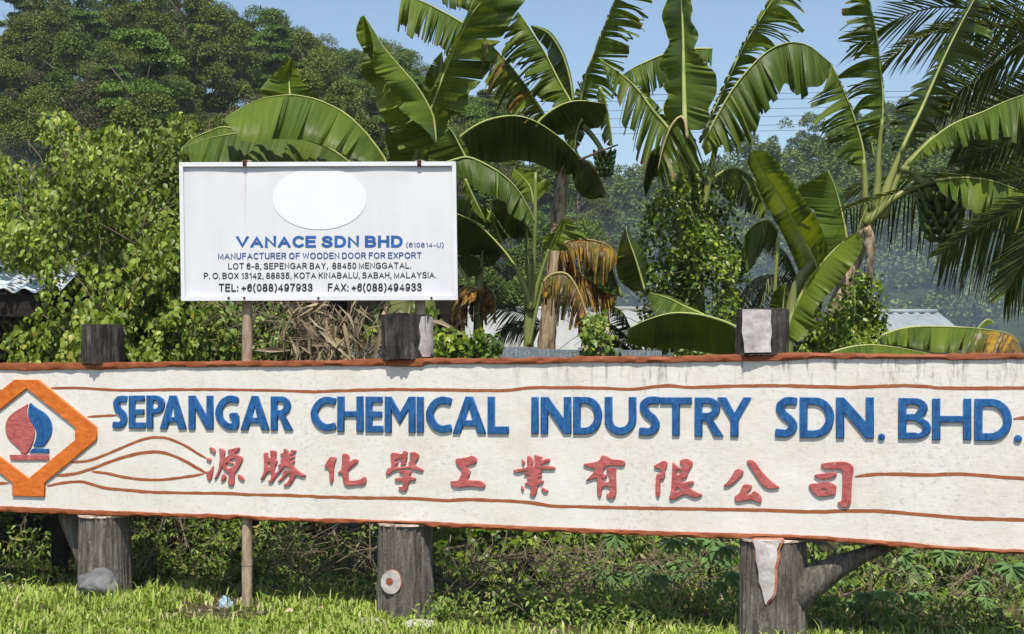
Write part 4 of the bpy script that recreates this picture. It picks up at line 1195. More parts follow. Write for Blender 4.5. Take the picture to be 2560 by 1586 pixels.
# dark timber shed on the left under a light blue corrugated roof
sh = empty("timber_shed", (-4.5, 15.2, 0), label="dark open timber shed under light blue corrugated roofing, behind the vine shrub", cat="shed")
def shp(x, y, z): return (x + 4.5, y - 15.2, z)
corrugated(shp(-6.6, 13.0, 2.655), shp(-4.1, 13.0, 2.655), shp(-4.3, 14.6, 3.10), shp(-6.6, 14.6, 3.10), .19, .024, M['roof_blue'], "roof", sh)
m = MB()
for x in (-6.4, -5.1, -4.2):
    m.box(x + 4.5 - .06, x + 4.5 + .06, -2.05, -1.93, 0, 2.6)
for x in (-3.6, -2.6, -1.9):
    m.box(x + 4.5 - .06, x + 4.5 + .06, -1.42, -1.30, 0, 2.62)
m.box(-2.1, 2.7, -1.44, -1.34, 2.50, 2.66).box(-2.1, 2.7, -1.43, -1.36, 1.75, 1.86).box(-2.1, 2.7, -1.43, -1.36, 2.06, 2.13)
m.build("beam", M['shadowgap'], sh)
MB().box(-2.1, 4.0, -.1, 0, 0, 2.86).box(-2.2, -2.1, -1.3, -.1, 0, 2.7).box(2.65, 2.75, -1.3, -.1, 0, 2.7).build("wall", M['shadowgap'], sh)  # near-black wall, run on rightwards as added backing for the dark behind the leaves
MB().box(-2.1, .3, -2.14, -2.10, 2.42, 2.62).build("fascia_board", M['shadowgap'], sh)
# pale low roof in the middle, grey roof on the right
def house(name, label, x0, x1, yt, yb, Y0, Y1, mat_, hip=0):
    pts = lambda x, y, Y: Vector(((x - 1220.5) / 3390 * Y, Y, CAMH + (936 - y) / 3390 * Y))
    a, b, c, d = pts(x0, yb, Y0), pts(x1, yb, Y0), pts(x1 - hip, yt, Y1), pts(x0 + 8, yt, Y1)
    o = empty(name, (0, (Y0 + Y1) / 2, 0), label=label, cat="house")
    off = Vector(o.location)
    corrugated(a - off, b - off, c - off, d - off, .30, .022, mat_, "roof", o)
    back = [Vector((p.x, 2 * Y1 - p.y, p.z)) for p in (b, a)]
    corrugated(back[0] - off, back[1] - off, d - off, c - off, .30, .022, mat_, "roof", o)
    MB().box(a.x + .3, b.x - .3, Y0 + .3 - off.y, 2 * Y1 - Y0 - .3 - off.y, 0, a.z - .02).build("wall", M['wall_dull'], o)
    MB().tube([d - off + Vector((0, 0, .03)), c - off + Vector((0, 0, .03))], .045, 8).build("ridge_cap", mat_, o, True)
    return o
house("low_house", "low house with a wide pale cream ribbed roof behind the banana trunks", 1010, 1545, 741, 862, 19.5, 23.5, M['roof_pale'])
house("small_house", "small house with a grey ribbed metal roof at the right, under the palm", 2070, 2330, 746, 822, 24.5, 27.5, M['roof_grey'], 95)
# zinc fence behind the signboard
fz = empty("zinc_fence", ((1160 - 1220.5) / 3390 * 13.5, 13.5, 0), label="dark weathered corrugated zinc fence showing just above the signboard", cat="fence")
x0 = 790
hs = [826, 832, 829, 833, 828, 834, 830, 836]
for i, yy in enumerate(hs):
    xa, xb = x0 + i * 98, x0 + (i + 1) * 98 + 4
    pa = [Vector(((x - 1220.5) / 3390 * 13.5, 13.5 + .006 * (i % 2), z)) - fz.location for x, z in ((xa, 0), (xb, 0), (xb, CAMH + (936 - yy) / 3390 * 13.5), (xa, CAMH + (936 - yy + 2) / 3390 * 13.5))]
    corrugated(*pa, .085, .012, M['zinc'], "zinc_sheet", fz)
# power lines crossing far behind
M['wire'] = simple("power cable", (.05, .055, .06), (.07, .075, .08), 2, .6)
for i, (ya, yb_) in enumerate(((231, 216), (247, 229), (271, 250), (291, 268), (313, 288), (330, 300))):
    pts = []
    for t in np.linspace(0, 1, 12):
        x = 700 + 1700 * t
        y = ya + (yb_ - ya) * t + 16 * (t - .5) ** 2 * 4 * -.4 + 3
        pts.append(P(*N(x, y), 84 + 3 * i))
    tag(MB().tube(pts, .016, 5).build("power_line", M['wire']), "thin power line crossing the sky behind the banana trees", "power line", "power lines behind the banana trees")
# ------------------------------------------------------------------ banana plants
lrng = np.random.default_rng(21)
def banana_leaf(root, k, mid, A=None, B=None, Y=14.0, dY=0.0, dA=-.18, dB=.30, torn=.3, dry=0.0, tipdry=0.0, tone=.5, nstrip=None, rib=None, pleat=.018, dead=False):
    n = 84
    mp = resample(tf(k, mid), n + 1)
    lrng_ = lrng
    loc = Vector(root.location)
    V, F_, UV, DR, RN = [], [], [], [], []
    Lpx = np.sum(np.linalg.norm(np.diff(mp, axis=0), axis=1))
    ns = nstrip or int(6 + torn * 26 * min(1.6, Lpx / 330))
    tt = np.linspace(0, 1, n + 1)
    for side, (E, dE) in enumerate(((A, dA), (B, dB))):
        if E is None:
            if side == 1 and A is not None:                     # far half of a hanging blade
                E, kk = A, k
                ep = resample(tf(k, E), n + 1)
                ep = mp + (ep - mp) * .92
            else:
                continue
        else:
            ep = resample(tf(k, E), n + 1)
        cuts = np.sort(np.r_[0, lrng_.choice(np.arange(2, n - 1), min(ns, n - 4), replace=False), n]).astype(int)
        for ci in range(len(cuts) - 1):
            i0, i1 = cuts[ci], cuts[ci + 1]
            if i1 <= i0: continue
            cols = np.linspace(i0, i1, max(3, (i1 - i0) // 2 + 2))
            is_torn = lrng_.random() < torn * 1.15
            w0 = lrng_.uniform(.02, .42) if is_torn else 2
            shift = lrng_.normal(0, .5) * torn
            dsh = lrng_.normal(0, .10) * (torn + .1)
            short = 1 - (lrng_.random() ** 2 * .3 * torn if is_torn else lrng_.random() * .03 * torn)
            gap = lrng_.uniform(.08, .85) * min(1, torn) if is_torn else 0
            sw = (i1 - i0) / n * Lpx * Y / F
            slope = min(sw, .34) * (lrng_.normal(0, .45) + (.35 if ci % 2 else -.35))
            cr = np.clip(tone + lrng_.normal(0, .28), 0, .999)
            hang = lrng_.uniform(0, .5) * min(1, torn) if is_torn else 0
            sd = dry + (lrng_.random() ** 3) * .35 * torn
            nw = 7
            base = len(V)
            cm = (i0 + i1) / 2
            curl = lrng_.normal(0, .05) * (torn + .15)
            for c in cols:
                m_ = np.array([np.interp(c, np.arange(n + 1), mp[:, q]) for q in (0, 1)])
                for j in range(nw + 1):
                    w = j / nw
                    c2 = c
                    if w > w0:
                        f = (w - w0) / (1 - w0)
                        c2 = cm + (c - cm) * (1 - gap * f) + shift * f * 3.0
                    c2 = min(max(c2, 0), n)
                    m2 = np.array([np.interp(c2, np.arange(n + 1), mp[:, q]) for q in (0, 1)])
                    e2 = np.array([np.interp(c2, np.arange(n + 1), ep[:, q]) for q in (0, 1)])
                    mm = m_ * (1 - min(1, w * 3)) + m2 * min(1, w * 3)
                    p = mm + (e2 - mm) * w * short
                    if hang and w > w0:
                        p = p + np.array([0, 1.0]) * hang * f * f * np.linalg.norm(e2 - mm)
                    t = c / n
                    rel = (c - i0) / max(1e-6, i1 - i0)
                    dep = Y + dY * t + dE * math.sin(w * math.pi / 2) + (dsh * w * w if is_torn else dsh * w * .25)
                    dep += slope * (rel - .5) * min(1, w * 1.6) + curl * math.sin(rel * math.pi) * w + pleat * math.sin(c * 1.9 + side) * w
                    V.append(P(p[0], p[1], dep) - loc)
                    UV.append((t * Lpx / 360.0, w))
                    dr = sd + tipdry * max(0, t - .35) * 1.5 + ((.10 + .28 * lrng_.random()) * min(1, torn + .12) * (w > .88))
                    DR.append(dr)
                    RN.append(cr)
            nc = len(cols)
            for a in range(nc - 1):
                for j in range(nw):
                    q = base + a * (nw + 1) + j
                    F_.append((q, q + 1, q + nw + 2, q + nw + 1))
    me = mesh_np("leaf", V, F_, {"dry": DR, "rnd": RN}, UV)
    lo = link("leaf", me, M['banana'], root)
    pts = [P(mp[i][0], mp[i][1], Y + dY * i / n - .012) - loc for i in range(0, n + 1, 4)]
    wd = rib or 3.4
    rad = [max(.003, wd * Y / F * (1 - .8 * i / (len(pts) - 1))) for i in range(len(pts))]
    MB().tube(pts, rad, 7).build("midrib", M['midrib_dry'] if dead else M['midrib'], lo, True)
    return lo
def stalk(root, name, k, pts, r0, r1, Y, mat, dY=0.0, jit=.03, n=14):
    q = resample(tf(k, pts), n)
    loc = Vector(root.location)
    P3 = [P(a, b, Y + dY * i / (n - 1)) - loc for i, (a, b) in enumerate(q)]
    return MB().tube(P3, [(r0 + (r1 - r0) * i / (n - 1)) * Y / F for i in range(n)], 14, jit=jit).build(name, M[mat], root, True)
def plant(label, x, Y, group="banana plants behind the signboard"):
    X = (x - 1220.5) / 3390 * Y
    return empty("banana_plant", (X, Y, 0), label=label, cat="banana plant", group=group)
def bunch(root, k, cx, cy, w, h, Y, rows=6, mat='fruit'):
    u, v = tf(k, [(cx, cy)])[0]
    s = TF[k][2]
    w, h = w / s * Y / F, h / s * Y / F
    c = P(u, v, Y) - Vector(root.location)
    m = MB()
    for r in range(rows):
        z = h * (.5 - (r + .5) / rows)
        rr = w / 2 * (1 - .42 * (r / rows) ** 1.5) * .62
        nf = 11 - r // 2
        for i in range(nf):
            a = 2 * math.pi * (i + .5 * (r % 2)) / nf + random.uniform(-.1, .1)
            d = Vector((math.cos(a), math.sin(a), 0))
            b = c + Vector((0, 0, z)) + d * rr * .35
            L = rr * 1.0
            pts = [b, b + d * L * .45 + Vector((0, 0, .02 * L)), b + d * L * .85 + Vector((0, 0, .28 * L)), b + d * L * 1.0 + Vector((0, 0, .62 * L))]
            fr = h / rows * .36
            m.tube(pts, [fr * .7, fr, fr * .95, fr * .3], 7)
    m.tube([c + Vector((0, 0, h * .55)), c - Vector((0, 0, h * .6))], [w * .07, w * .04], 8)
    return m.build("fruit_bunch", M[mat], root, True, 60)

# A: plant behind the pole sign, only its arched leaves show
pa = plant("banana plant behind the pole sign, two broad arched leaves over the sign's top edge", 940, 13.6)
banana_leaf(pa, 'N', [(985, 470), (965, 404), (930, 352), (900, 317), (860, 282), (800, 252), (750, 240), (715, 238), (660, 246), (610, 266), (562, 297)],
            [(960, 480), (930, 420), (905, 404), (874, 395), (848, 380), (811, 366), (771, 352), (737, 350), (682, 348), (645, 357), (608, 354), (590, 335), (562, 304)], Y=13.3, dA=-.35, dB=.3, torn=.02, tone=.55, nstrip=9, pleat=.03)
banana_leaf(pa, 'N', [(930, 460), (860, 395), (800, 360), (720, 338), (640, 333), (590, 334), (535, 343), (494, 354), (463, 370)],
            [(900, 500), (860, 460), (800, 458), (700, 460), (620, 458), (540, 450), (490, 425), (463, 380)], Y=13.9, dA=-.35, dB=.3, torn=.03, tone=.4, nstrip=9, pleat=.03)
banana_leaf(pa, 'N', [(640, 335), (563, 318), (520, 330), (480, 348), (455, 372)], [(630, 400), (570, 380), (530, 390), (490, 395), (458, 380)], Y=14.3, torn=.05, tone=.6)
banana_leaf(pa, 'N', [(728, 290), (726, 250), (723, 215), (722, 180), (728, 145)], [(690, 262), (660, 245), (652, 222), (688, 182), (728, 147)], [(815, 262), (795, 242), (775, 225), (752, 195), (733, 150)], Y=14.4, dY=.4, dA=-.25, dB=-.2, torn=.0, tone=.75)
stalk(pa, "pseudostem", 'N', [(1000, 1000), (995, 800), (985, 600), (975, 440)], 38, 26, 13.7, 'stem_green')

# B: tall leaves right of the pole sign's top
pb = plant("banana plant behind the pole sign with a tall crossing leaf reaching out of the picture", 1010, 14.3)
banana_leaf(pb, 'b', [(880, 1100), (860, 900), (825, 810), (730, 650), (600, 500), (480, 355), (400, 220), (330, 118)],
            [(600, 1160), (560, 1040), (505, 940), (430, 800), (418, 690), (325, 570), (315, 480), (328, 390), (282, 300), (272, 230), (305, 130)],
            [(820, 1000), (690, 900), (600, 820), (545, 700), (510, 620), (430, 560), (400, 500), (400, 400), (400, 330), (370, 220), (335, 120)], Y=14.0, dA=-.1, dB=-.32, torn=.05, tone=.85, nstrip=8, pleat=.03)
banana_leaf(pb, 'b', [(690, 1260), (740, 1110), (790, 950), (885, 700), (960, 500), (1050, 290), (1150, 100), (1240, 0), (1330, -120)],
            [(560, 1250), (520, 1150), (500, 1000), (690, 850), (800, 730), (880, 600), (935, 470), (1010, 320), (1110, 110), (1200, -30), (1320, -130)],
            [(760, 1290), (930, 1040), (985, 880), (1105, 845), (1130, 700), (1205, 640), (1290, 480), (1310, 340), (1400, 250), (1470, 110), (1555, 0), (1560, -100), (1400, -150)], Y=14.2, dA=-.12, dB=.32, torn=.32, tone=.45, nstrip=14, rib=4.2)
banana_leaf(pb, 'b', [(1190, 245), (1100, 190), (1000, 130), (900, 75), (790, 20), (620, -45)], [(1090, 440), (1000, 430), (915, 385), (830, 318), (700, 238), (640, 195), (575, 165)], Y=14.6, dA=-.2, dB=.15, torn=.8, dry=.12, tone=.6)
banana_leaf(pb, 'b', [(1290, -40), (1150, -60), (1000, -60), (910, -40)], [(1200, 120), (1120, 95), (1010, 48), (930, 36)], Y=14.9, torn=.8, tone=.5)
banana_leaf(pb, 'b', [(860, 860), (890, 650), (905, 500), (920, 395)], [(800, 780), (780, 650), (830, 500), (912, 400)], [(930, 640), (935, 500), (925, 400)], Y=14.5, torn=.2, tone=.25)
banana_leaf(pb, 'b', [(1120, 1260), (1100, 1190), (1050, 1090), (1020, 1030), (978, 970)], [(1080, 1290), (960, 1235), (800, 1180), (880, 1080), (975, 975)], [(1150, 1260), (1110, 1120), (1040, 1010), (982, 968)], Y=13.6, dA=.15, torn=.25, tone=.5)
stalk(pb, "pseudostem", 'N', [(1080, 1010), (1060, 800), (1045, 600), (1031, 410)], 40, 24, 14.4, 'stem_green')

# C: old trunk in the middle with the torn crown
pc = plant("banana tree with a peeling brown trunk and wind-shredded crown in the middle", 1310, 14.8)
stalk(pc, "pseudostem", 'f', [(915, 1500), (925, 1250), (960, 950), (985, 700), (1000, 430), (1030, 200), (1065, 20)], 68 / 2.908, 42 / 2.908, 14.8, 'stem_dry', jit=.10, n=26)
stalk(pc, "pseudostem", 'f', [(1060, 60), (1085, -60), (1100, -180)], 36 / 2.908, 18 / 2.908, 14.8, 'stem_green')
banana_leaf(pc, 'b', [(1720, 930), (1690, 860), (1560, 660), (1440, 500), (1330, 380), (1230, 260)], [(1600, 930), (1500, 860), (1410, 820), (1350, 750), (1260, 650), (1205, 560), (1210, 400)], None, Y=14.6, dA=-.15, dB=.1, torn=.95, dry=.22, tone=.9)
banana_leaf(pc, 'b', [(1920, 820), (1890, 760), (1800, 600), (1700, 400), (1600, 240), (1500, 90)], [(1830, 800), (1660, 715), (1540, 650), (1470, 490), (1410, 400), (1365, 320), (1395, 220), (1450, 120)], None, Y=14.5, dA=-.1, dB=.12, torn=.95, tone=.6)
banana_leaf(pc, 'b', [(1920, 820), (1912, 740), (1890, 600), (1840, 430), (1780, 320), (1710, 240), (1595, 193)], [(1850, 800), (1790, 780), (1700, 765), (1640, 715), (1700, 600), (1720, 400), (1650, 300), (1595, 205)], [(1930, 780), (1905, 600), (1855, 420), (1795, 305), (1720, 225), (1600, 190)], Y=14.9, dA=.25, torn=.15, tone=.3)
banana_leaf(pc, 'c', [(120, 960), (160, 900), (250, 830), (350, 780), (470, 763), (640, 785)], [(150, 1000), (210, 1000), (290, 1022), (350, 1015), (430, 990), (540, 975), (612, 955), (650, 870), (644, 792)], None, Y=14.3, dA=.3, dB=.5, torn=.2, tone=.3, nstrip=12)
banana_leaf(pc, 'c', [(440, 840), (460, 760), (500, 560), (570, 380), (620, 250), (690, 80), (720, 0), (760, -90)], [(400, 760), (400, 660), (470, 560), (540, 440), (590, 290), (655, 130), (715, -10), (755, -90)],
            [(560, 800), (690, 700), (780, 525), (825, 395), (830, 330), (905, 210), (945, 120), (1000, 0), (960, -90)], Y=15.0, dA=-.1, dB=.15, torn=.9, tone=.45)
banana_leaf(pc, 'c', [(420, 1130), (450, 1190), (530, 1240), (600, 1340), (665, 1495)], [(395, 1250), (400, 1380), (450, 1470), (530, 1510), (600, 1500), (662, 1497)], None, Y=14.7, dA=.5, dB=.7, torn=.35, tone=.3)
banana_leaf(pc, 'c', [(600, 660), (640, 740), (665, 860), (690, 1010), (700, 1110)], [(570, 740), (600, 850), (610, 960), (625, 1060), (690, 1115)], None, Y=15.1, torn=.9, dry=.08, tone=.35)
banana_leaf(pc, 'c', [(470, 900), (440, 960), (420, 1040), (415, 1130)], [(330, 1000), (340, 1060), (370, 1110), (410, 1135)], [(500, 960), (480, 1040), (430, 1130)], Y=14.5, torn=.3, tone=.3)
stalk(pc, "fruit_stalk", 'c', [(470, 950), (530, 1010), (590, 1090), (630, 1170)], 7.5, 6, 14.6, 'stem_green')
bunch(pc, 'c', 640, 1250, 210, 190, 14.6, 5)
stalk(pc, "dry_leaf_stalk", 'c', [(440, 1215), (560, 1165), (740, 1095)], 3.5, 2, 14.4, 'bud')
# hanging dead leaves on that trunk
banana_leaf(pc, 'f', [(880, 920), (930, 850), (1010, 820), (1080, 840), (1140, 930), (1190, 1060), (1225, 1180), (1275, 1370)], [(890, 1000), (905, 1055), (950, 1060), (1000, 1090), (1040, 1100), (1100, 1160), (1140, 1240), (1190, 1340), (1265, 1375)], None, Y=14.2, dA=-.15, dB=.15, torn=1.15, dry=.42, tipdry=.3, rib=4, dead=True)
banana_leaf(pc, 'f', [(1000, 640), (1080, 590), (1180, 578), (1280, 590), (1380, 630), (1465, 735)], [(1040, 760), (1090, 785), (1160, 790), (1230, 812), (1290, 800), (1340, 850), (1440, 760)], None, Y=14.6, torn=1.25, dry=.45, tone=.8, dead=True)
banana_leaf(pc, 'f', [(1070, 650), (1110, 740), (1165, 835), (1290, 900), (1430, 972)], [(1050, 800), (1080, 900), (1180, 1000), (1280, 1090), (1360, 1240), (1440, 1010)], None, Y=14.7, torn=1.3, dry=.9, rib=2.6, dead=True)

# C2: the broad dark arch in front of it and the drooping leaves below
pd = plant("banana plant right of the pole sign, one wide dark arched leaf over drooping ones", 1130, 13.9)
banana_leaf(pd, 'b', [(1020, 1110), (1045, 1050), (1130, 980), (1250, 915), (1400, 880), (1520, 882), (1650, 930), (1800, 1030), (1900, 1120), (1958, 1188)],
            [(1040, 1130), (1110, 1190), (1200, 1210), (1330, 1232), (1480, 1215), (1620, 1235), (1750, 1290), (1860, 1325), (1950, 1300)], None, Y=14.25, dA=.5, dB=.75, torn=.14, tone=.2, nstrip=12, pleat=.03)
banana_leaf(pd, 'f', [(170, 30), (250, 0), (340, -20), (430, 10), (560, 80), (660, 160), (740, 260), (800, 370), (838, 460)], [(260, 120), (340, 170), (430, 222), (520, 262), (620, 292), (640, 385), (740, 445), (830, 464)], None, Y=13.5, dA=-.1, torn=.25, tone=.35, nstrip=10)
banana_leaf(pd, 'f', [(780, 480), (680, 330), (590, 285), (515, 300)], [(850, 590), (760, 560), (670, 572), (580, 460), (525, 370)], None, Y=13.8, dA=.5, dB=.7, torn=.1, tone=.2)
banana_leaf(pd, 'f', [(830, 330), (800, 200), (740, 120), (680, 70)], [(780, 300), (690, 200), (665, 120)], [(960, 180), (900, 130), (820, 60)], Y=14.2, dA=-.1, torn=.3, tone=.9)
banana_leaf(pd, 'f', [(560, 440), (430, 320), (330, 285), (240, 290)], [(500, 500), (400, 440), (300, 400), (240, 370)], None, Y=14.1, torn=.2, tone=.8)
banana_leaf(pd, 'f', [(330, 140), (370, 230), (420, 330), (470, 430)], [(300, 200), (330, 300), (400, 400), (465, 435)], [(400, 160), (430, 260), (490, 370), (480, 425)], Y=13.4, torn=.6, tone=.55)
stalk(pd, "pseudostem", 'f', [(430, 1500), (425, 1250), (425, 1000), (430, 780)], 46 / 2.908, 26 / 2.908, 14.0, 'stem_green', jit=.06)
stalk(pd, "petiole", 'f', [(410, 1000), (350, 880), (270, 740), (220, 600)], 14 / 2.9, 9 / 2.9, 13.9, 'petiole')
stalk(pd, "petiole", 'f', [(440, 900), (460, 650), (500, 420), (560, 300)], 13 / 2.9, 8 / 2.9, 14.0, 'petiole')
banana_leaf(pd, 'f', [(470, 760), (420, 710), (350, 690), (270, 705)], [(440, 830), (390, 845), (340, 855), (275, 780)], None, Y=14.1, torn=.1, tone=.1)
banana_leaf(pd, 'f', [(430, 700), (520, 690), (600, 680)], [(470, 780), (530, 770), (590, 700)], None, Y=14.3, torn=.1, tone=.9)
for i, (dx, ln) in enumerate(((-100, 330), (-150, 360), (-70, 280), (60, 260), (120, 250), (-30, 240))):
    banana_leaf(pd, 'f', [(420, 940 - 12 * i), (420 + dx * .55, 920), (420 + dx, 990), (420 + dx * 1.1, 940 + ln)], [(405, 1000), (420 + dx * .6 - 30, 1030), (420 + dx - 40, 1100), (420 + dx * 1.1 - 10, 940 + ln)], None, Y=13.9 + .06 * i, torn=.8, dry=.8 + .1 * (i % 2), rib=2, dead=True, nstrip=8)

# D: young sucker beside the trunk
pe = plant("young banana sucker with four pale green stalks, left of the peeling trunk", 1262, 13.9)
stalk(pe, "pseudostem", 'f', [(780, 1500), (790, 1350), (790, 1200), (795, 1040)], 38 / 2.908, 36 / 2.908, 13.9, 'stem_green')
stalk(pe, "petiole", 'f', [(800, 1100), (770, 960), (700, 790), (640, 690), (560, 600)], 26 / 2.9, 12 / 2.9, 13.85, 'petiole')
stalk(pe, "petiole", 'f', [(800, 1080), (795, 900), (785, 700), (770, 460)], 20 / 2.9, 12 / 2.9, 13.95, 'petiole')
stalk(pe, "petiole", 'f', [(805, 1080), (825, 800), (835, 500), (840, 90)], 18 / 2.9, 12 / 2.9, 14.0, 'petiole')
stalk(pe, "petiole", 'f', [(815, 1100), (850, 930), (900, 760), (945, 630)], 19 / 2.9, 11 / 2.9, 13.85, 'petiole')
stalk(pe, "petiole", 'f', [(790, 1360), (840, 1120), (880, 950), (900, 880)], 15 / 2.9, 9 / 2.9, 13.8, 'petiole')
banana_leaf(pe, 'f', [(690, 770), (610, 660), (500, 540), (400, 455), (275, 395), (200, 370)], [(610, 700), (520, 692), (400, 694), (275, 692), (200, 640), (180, 420)], None, Y=13.5, dA=.6, dB=.9, torn=.0, tone=.2)
banana_leaf(pe, 'f', [(940, 650), (970, 580), (1010, 500), (1052, 420)], [(925, 645), (890, 640), (905, 560), (960, 520), (1040, 430)], [(970, 660), (1080, 655), (1050, 590), (1215, 580), (1140, 490), (1058, 420)], Y=13.7, dA=-.1, dB=-.1, torn=.3, tone=.85, nstrip=6)
banana_leaf(pe, 'f', [(600, 600), (570, 540), (545, 470), (530, 400)], [(560, 600), (510, 520), (520, 420)], [(640, 560), (600, 510), (545, 410)], Y=13.9, torn=.4, tone=.95)

# E: the vine-clad plant with the upright leaf
pf = plant("banana tree wrapped in creepers, with one tall unbroken upright leaf", 1640, 14.4)
stalk(pf, "pseudostem", 'N', [(1730, 1020), (1728, 850), (1722, 650), (1718, 480), (1716, 350)], 44, 24, 14.5, 'stem_green')
stalk(pf, "petiole", 'c', [(1390, 1560), (1440, 1300), (1480, 1110), (1500, 1000)], 9, 6, 14.2, 'petiole')
stalk(pf, "petiole", 'c', [(1250, 1560), (1250, 1250), (1248, 900)], 9, 6, 14.3, 'petiole')
banana_leaf(pf, 'c', [(1248, 1000), (1243, 800), (1238, 600), (1234, 300), (1222, 0), (1215, -110)],
            [(1190, 980), (1120, 930), (1085, 840), (1092, 780), (1120, 720), (1082, 655), (1118, 580), (1066, 480), (1080, 415), (1128, 330), (1112, 270), (1100, 220), (1072, 120), (1105, 20), (1150, -80)],
            [(1300, 985), (1390, 975), (1440, 880), (1422, 830), (1480, 720), (1488, 640), (1475, 550), (1400, 480), (1345, 400), (1312, 380), (1350, 280), (1338, 230), (1290, 150), (1305, 80), (1285, -20), (1240, -90)], Y=14.1, dY=.3, dA=.5, dB=-.15, torn=.0, tone=.65, nstrip=7, rib=7.5, pleat=.035)
banana_leaf(pf, 'c', [(1130, 990), (1100, 945), (1000, 830), (900, 690), (780, 575), (650, 480), (600, 440)], [(1100, 1130), (1050, 1130), (930, 1190), (865, 1110), (845, 1000), (785, 975), (735, 890), (700, 720), (610, 500)],
            [(1150, 950), (1120, 880), (1040, 760), (950, 690), (850, 600), (740, 530), (620, 460)], Y=14.2, dA=-.1, dB=.1, torn=.85, dry=.05, tone=.5, rib=4.5)
banana_leaf(pf, 'c', [(1455, 372), (1330, 370), (1200, 390), (1080, 415), (950, 470), (850, 520), (700, 625)], [(1448, 500), (1390, 480), (1250, 540), (1080, 630), (990, 692), (890, 650), (710, 640)], None, Y=15.2, torn=.75, tone=.35)
banana_leaf(pf, 'c', [(1360, 1080), (1400, 980), (1490, 780), (1600, 540), (1700, 330), (1800, 170), (1910, 0), (1975, -95)], [(1350, 1050), (1385, 960), (1470, 770), (1580, 525), (1682, 310), (1778, 150), (1885, -15), (1965, -95)],
            [(1420, 1050), (1480, 900), (1560, 800), (1650, 650), (1750, 520), (1890, 375), (2000, 345), (2110, 225), (2170, 150), (2205, 100), (2195, 0), (2100, -95)], Y=14.4, dY=.3, dA=-.05, dB=.2, torn=.9, tone=.5)
banana_leaf(pf, 'c', [(1380, 1120), (1400, 1050), (1490, 880), (1600, 690), (1750, 500), (1900, 370), (2050, 320), (2180, 345), (2280, 420), (2365, 495)],
            [(1400, 1180), (1500, 1120), (1690, 1105), (1785, 1000), (1830, 870), (1900, 790), (1960, 740), (2010, 640), (2090, 715), (2180, 665), (2280, 650), (2362, 520)], None, Y=14.1, dA=-.1, dB=.3, torn=.55, tone=.4, nstrip=26)
banana_leaf(pf, 'c', [(1265, 1050), (1250, 930), (1212, 882), (1140, 960), (1080, 1120), (1042, 1290)], [(1300, 1060), (1420, 1235), (1330, 1290), (1200, 1270), (1120, 1370), (1050, 1440)], [(1240, 1000), (1220, 950), (1190, 1000), (1120, 1180), (1060, 1380)], Y=13.8, dA=.1, torn=.7, dry=.12, tone=.45, rib=4.5, dead=True)
banana_leaf(pf, 'c', [(1150, 1120), (1060, 1110), (990, 1160), (955, 1260), (930, 1400)], [(1120, 1290), (1050, 1330), (1010, 1350), (980, 1420), (950, 1500)], None, Y=14.5, dA=.2, torn=.15, tone=.15)
banana_leaf(pf, 'g', [(680, 130), (745, 88), (820, 62), (900, 85), (980, 150), (1040, 250), (1072, 375)], [(700, 170), (770, 255), (860, 320), (950, 375), (1010, 405), (1065, 400)], None, Y=14.6, torn=.75, dry=.05, tone=.45)
banana_leaf(pf, 'g', [(180, 950), (120, 740), (60, 570), (43, 488)], [(100, 960), (0, 880), (-25, 760), (0, 600), (35, 500)], [(220, 850), (190, 710), (110, 590), (50, 490)], Y=14.0, dA=.45, dB=.35, torn=.02, tone=.2)
banana_leaf(pf, 'f', [(1470, 1000), (1420, 860), (1380, 760), (1290, 690)], [(1330, 960), (1250, 890), (1212, 820), (1280, 710)], None, Y=14.7, torn=.05, tone=.25)
banana_leaf(pf, 'g', [(880, 1250), (830, 1208), (740, 1170), (600, 1130), (440, 1112), (320, 1125), (180, 1170), (62, 1228)], [(880, 1420), (800, 1420), (700, 1412), (560, 1392), (440, 1372), (280, 1372), (150, 1357), (45, 1330)], None, Y=12.2, dA=.5, dB=.6, torn=.0, tone=.5, nstrip=6, rib=4.5)
banana_leaf(pf, 'g', [(620, 1135), (590, 1118), (460, 1060), (350, 1005), (215, 966)], [(600, 1160), (500, 1150), (400, 1140), (290, 1140), (225, 1080), (203, 1000)], [(600, 1110), (470, 1045), (360, 990), (218, 962)], Y=12.7, dA=-.15, dB=.1, torn=.05, tone=.75)

# F: young plant at the right with broad fresh leaves
pg = plant("young banana plant with broad fresh leaves and a bright yellow midrib, beside the right post", 1920, 13.3)
banana_leaf(pg, 'g', [(1480, 900), (1440, 800), (1400, 690), (1300, 520), (1200, 330), (1100, 170), (1040, 90), (990, 0), (955, -70)],
            [(1440, 920), (1370, 890), (1310, 830), (1250, 690), (1180, 540), (1070, 340), (1000, 170), (930, 30), (940, -50)],
            [(1520, 760), (1512, 690), (1500, 600), (1430, 430), (1350, 310), (1260, 170), (1190, 80), (1140, 0), (1060, -60)], Y=13.5, dA=.6, dB=-.3, torn=.06, tone=.55, nstrip=9, pleat=.03)
banana_leaf(pg, 'h', [(465, 680), (455, 560), (420, 380), (370, 200), (320, 78)], [(330, 720), (312, 680), (255, 490), (215, 360), (150, 340), (100, 212), (200, 150), (300, 85)], [(480, 640), (470, 540), (445, 400), (428, 240), (335, 85)], Y=13.6, dA=-.15, torn=.1, tone=.5, nstrip=8, rib=4)
banana_leaf(pg, 'h', [(25, 1330), (35, 1190), (110, 1010), (200, 850), (330, 690), (450, 580), (530, 533)], [(25, 1300), (33, 1180), (105, 1000), (192, 842), (322, 682), (445, 572), (528, 530)],
            [(40, 1330), (100, 1325), (180, 1270), (243, 1200), (220, 1110), (300, 1000), (360, 940), (480, 790), (560, 670), (572, 590), (535, 536)], Y=12.9, dA=-.03, dB=-.25, torn=.05, tone=.8, nstrip=7, rib=5.5, pleat=.03)
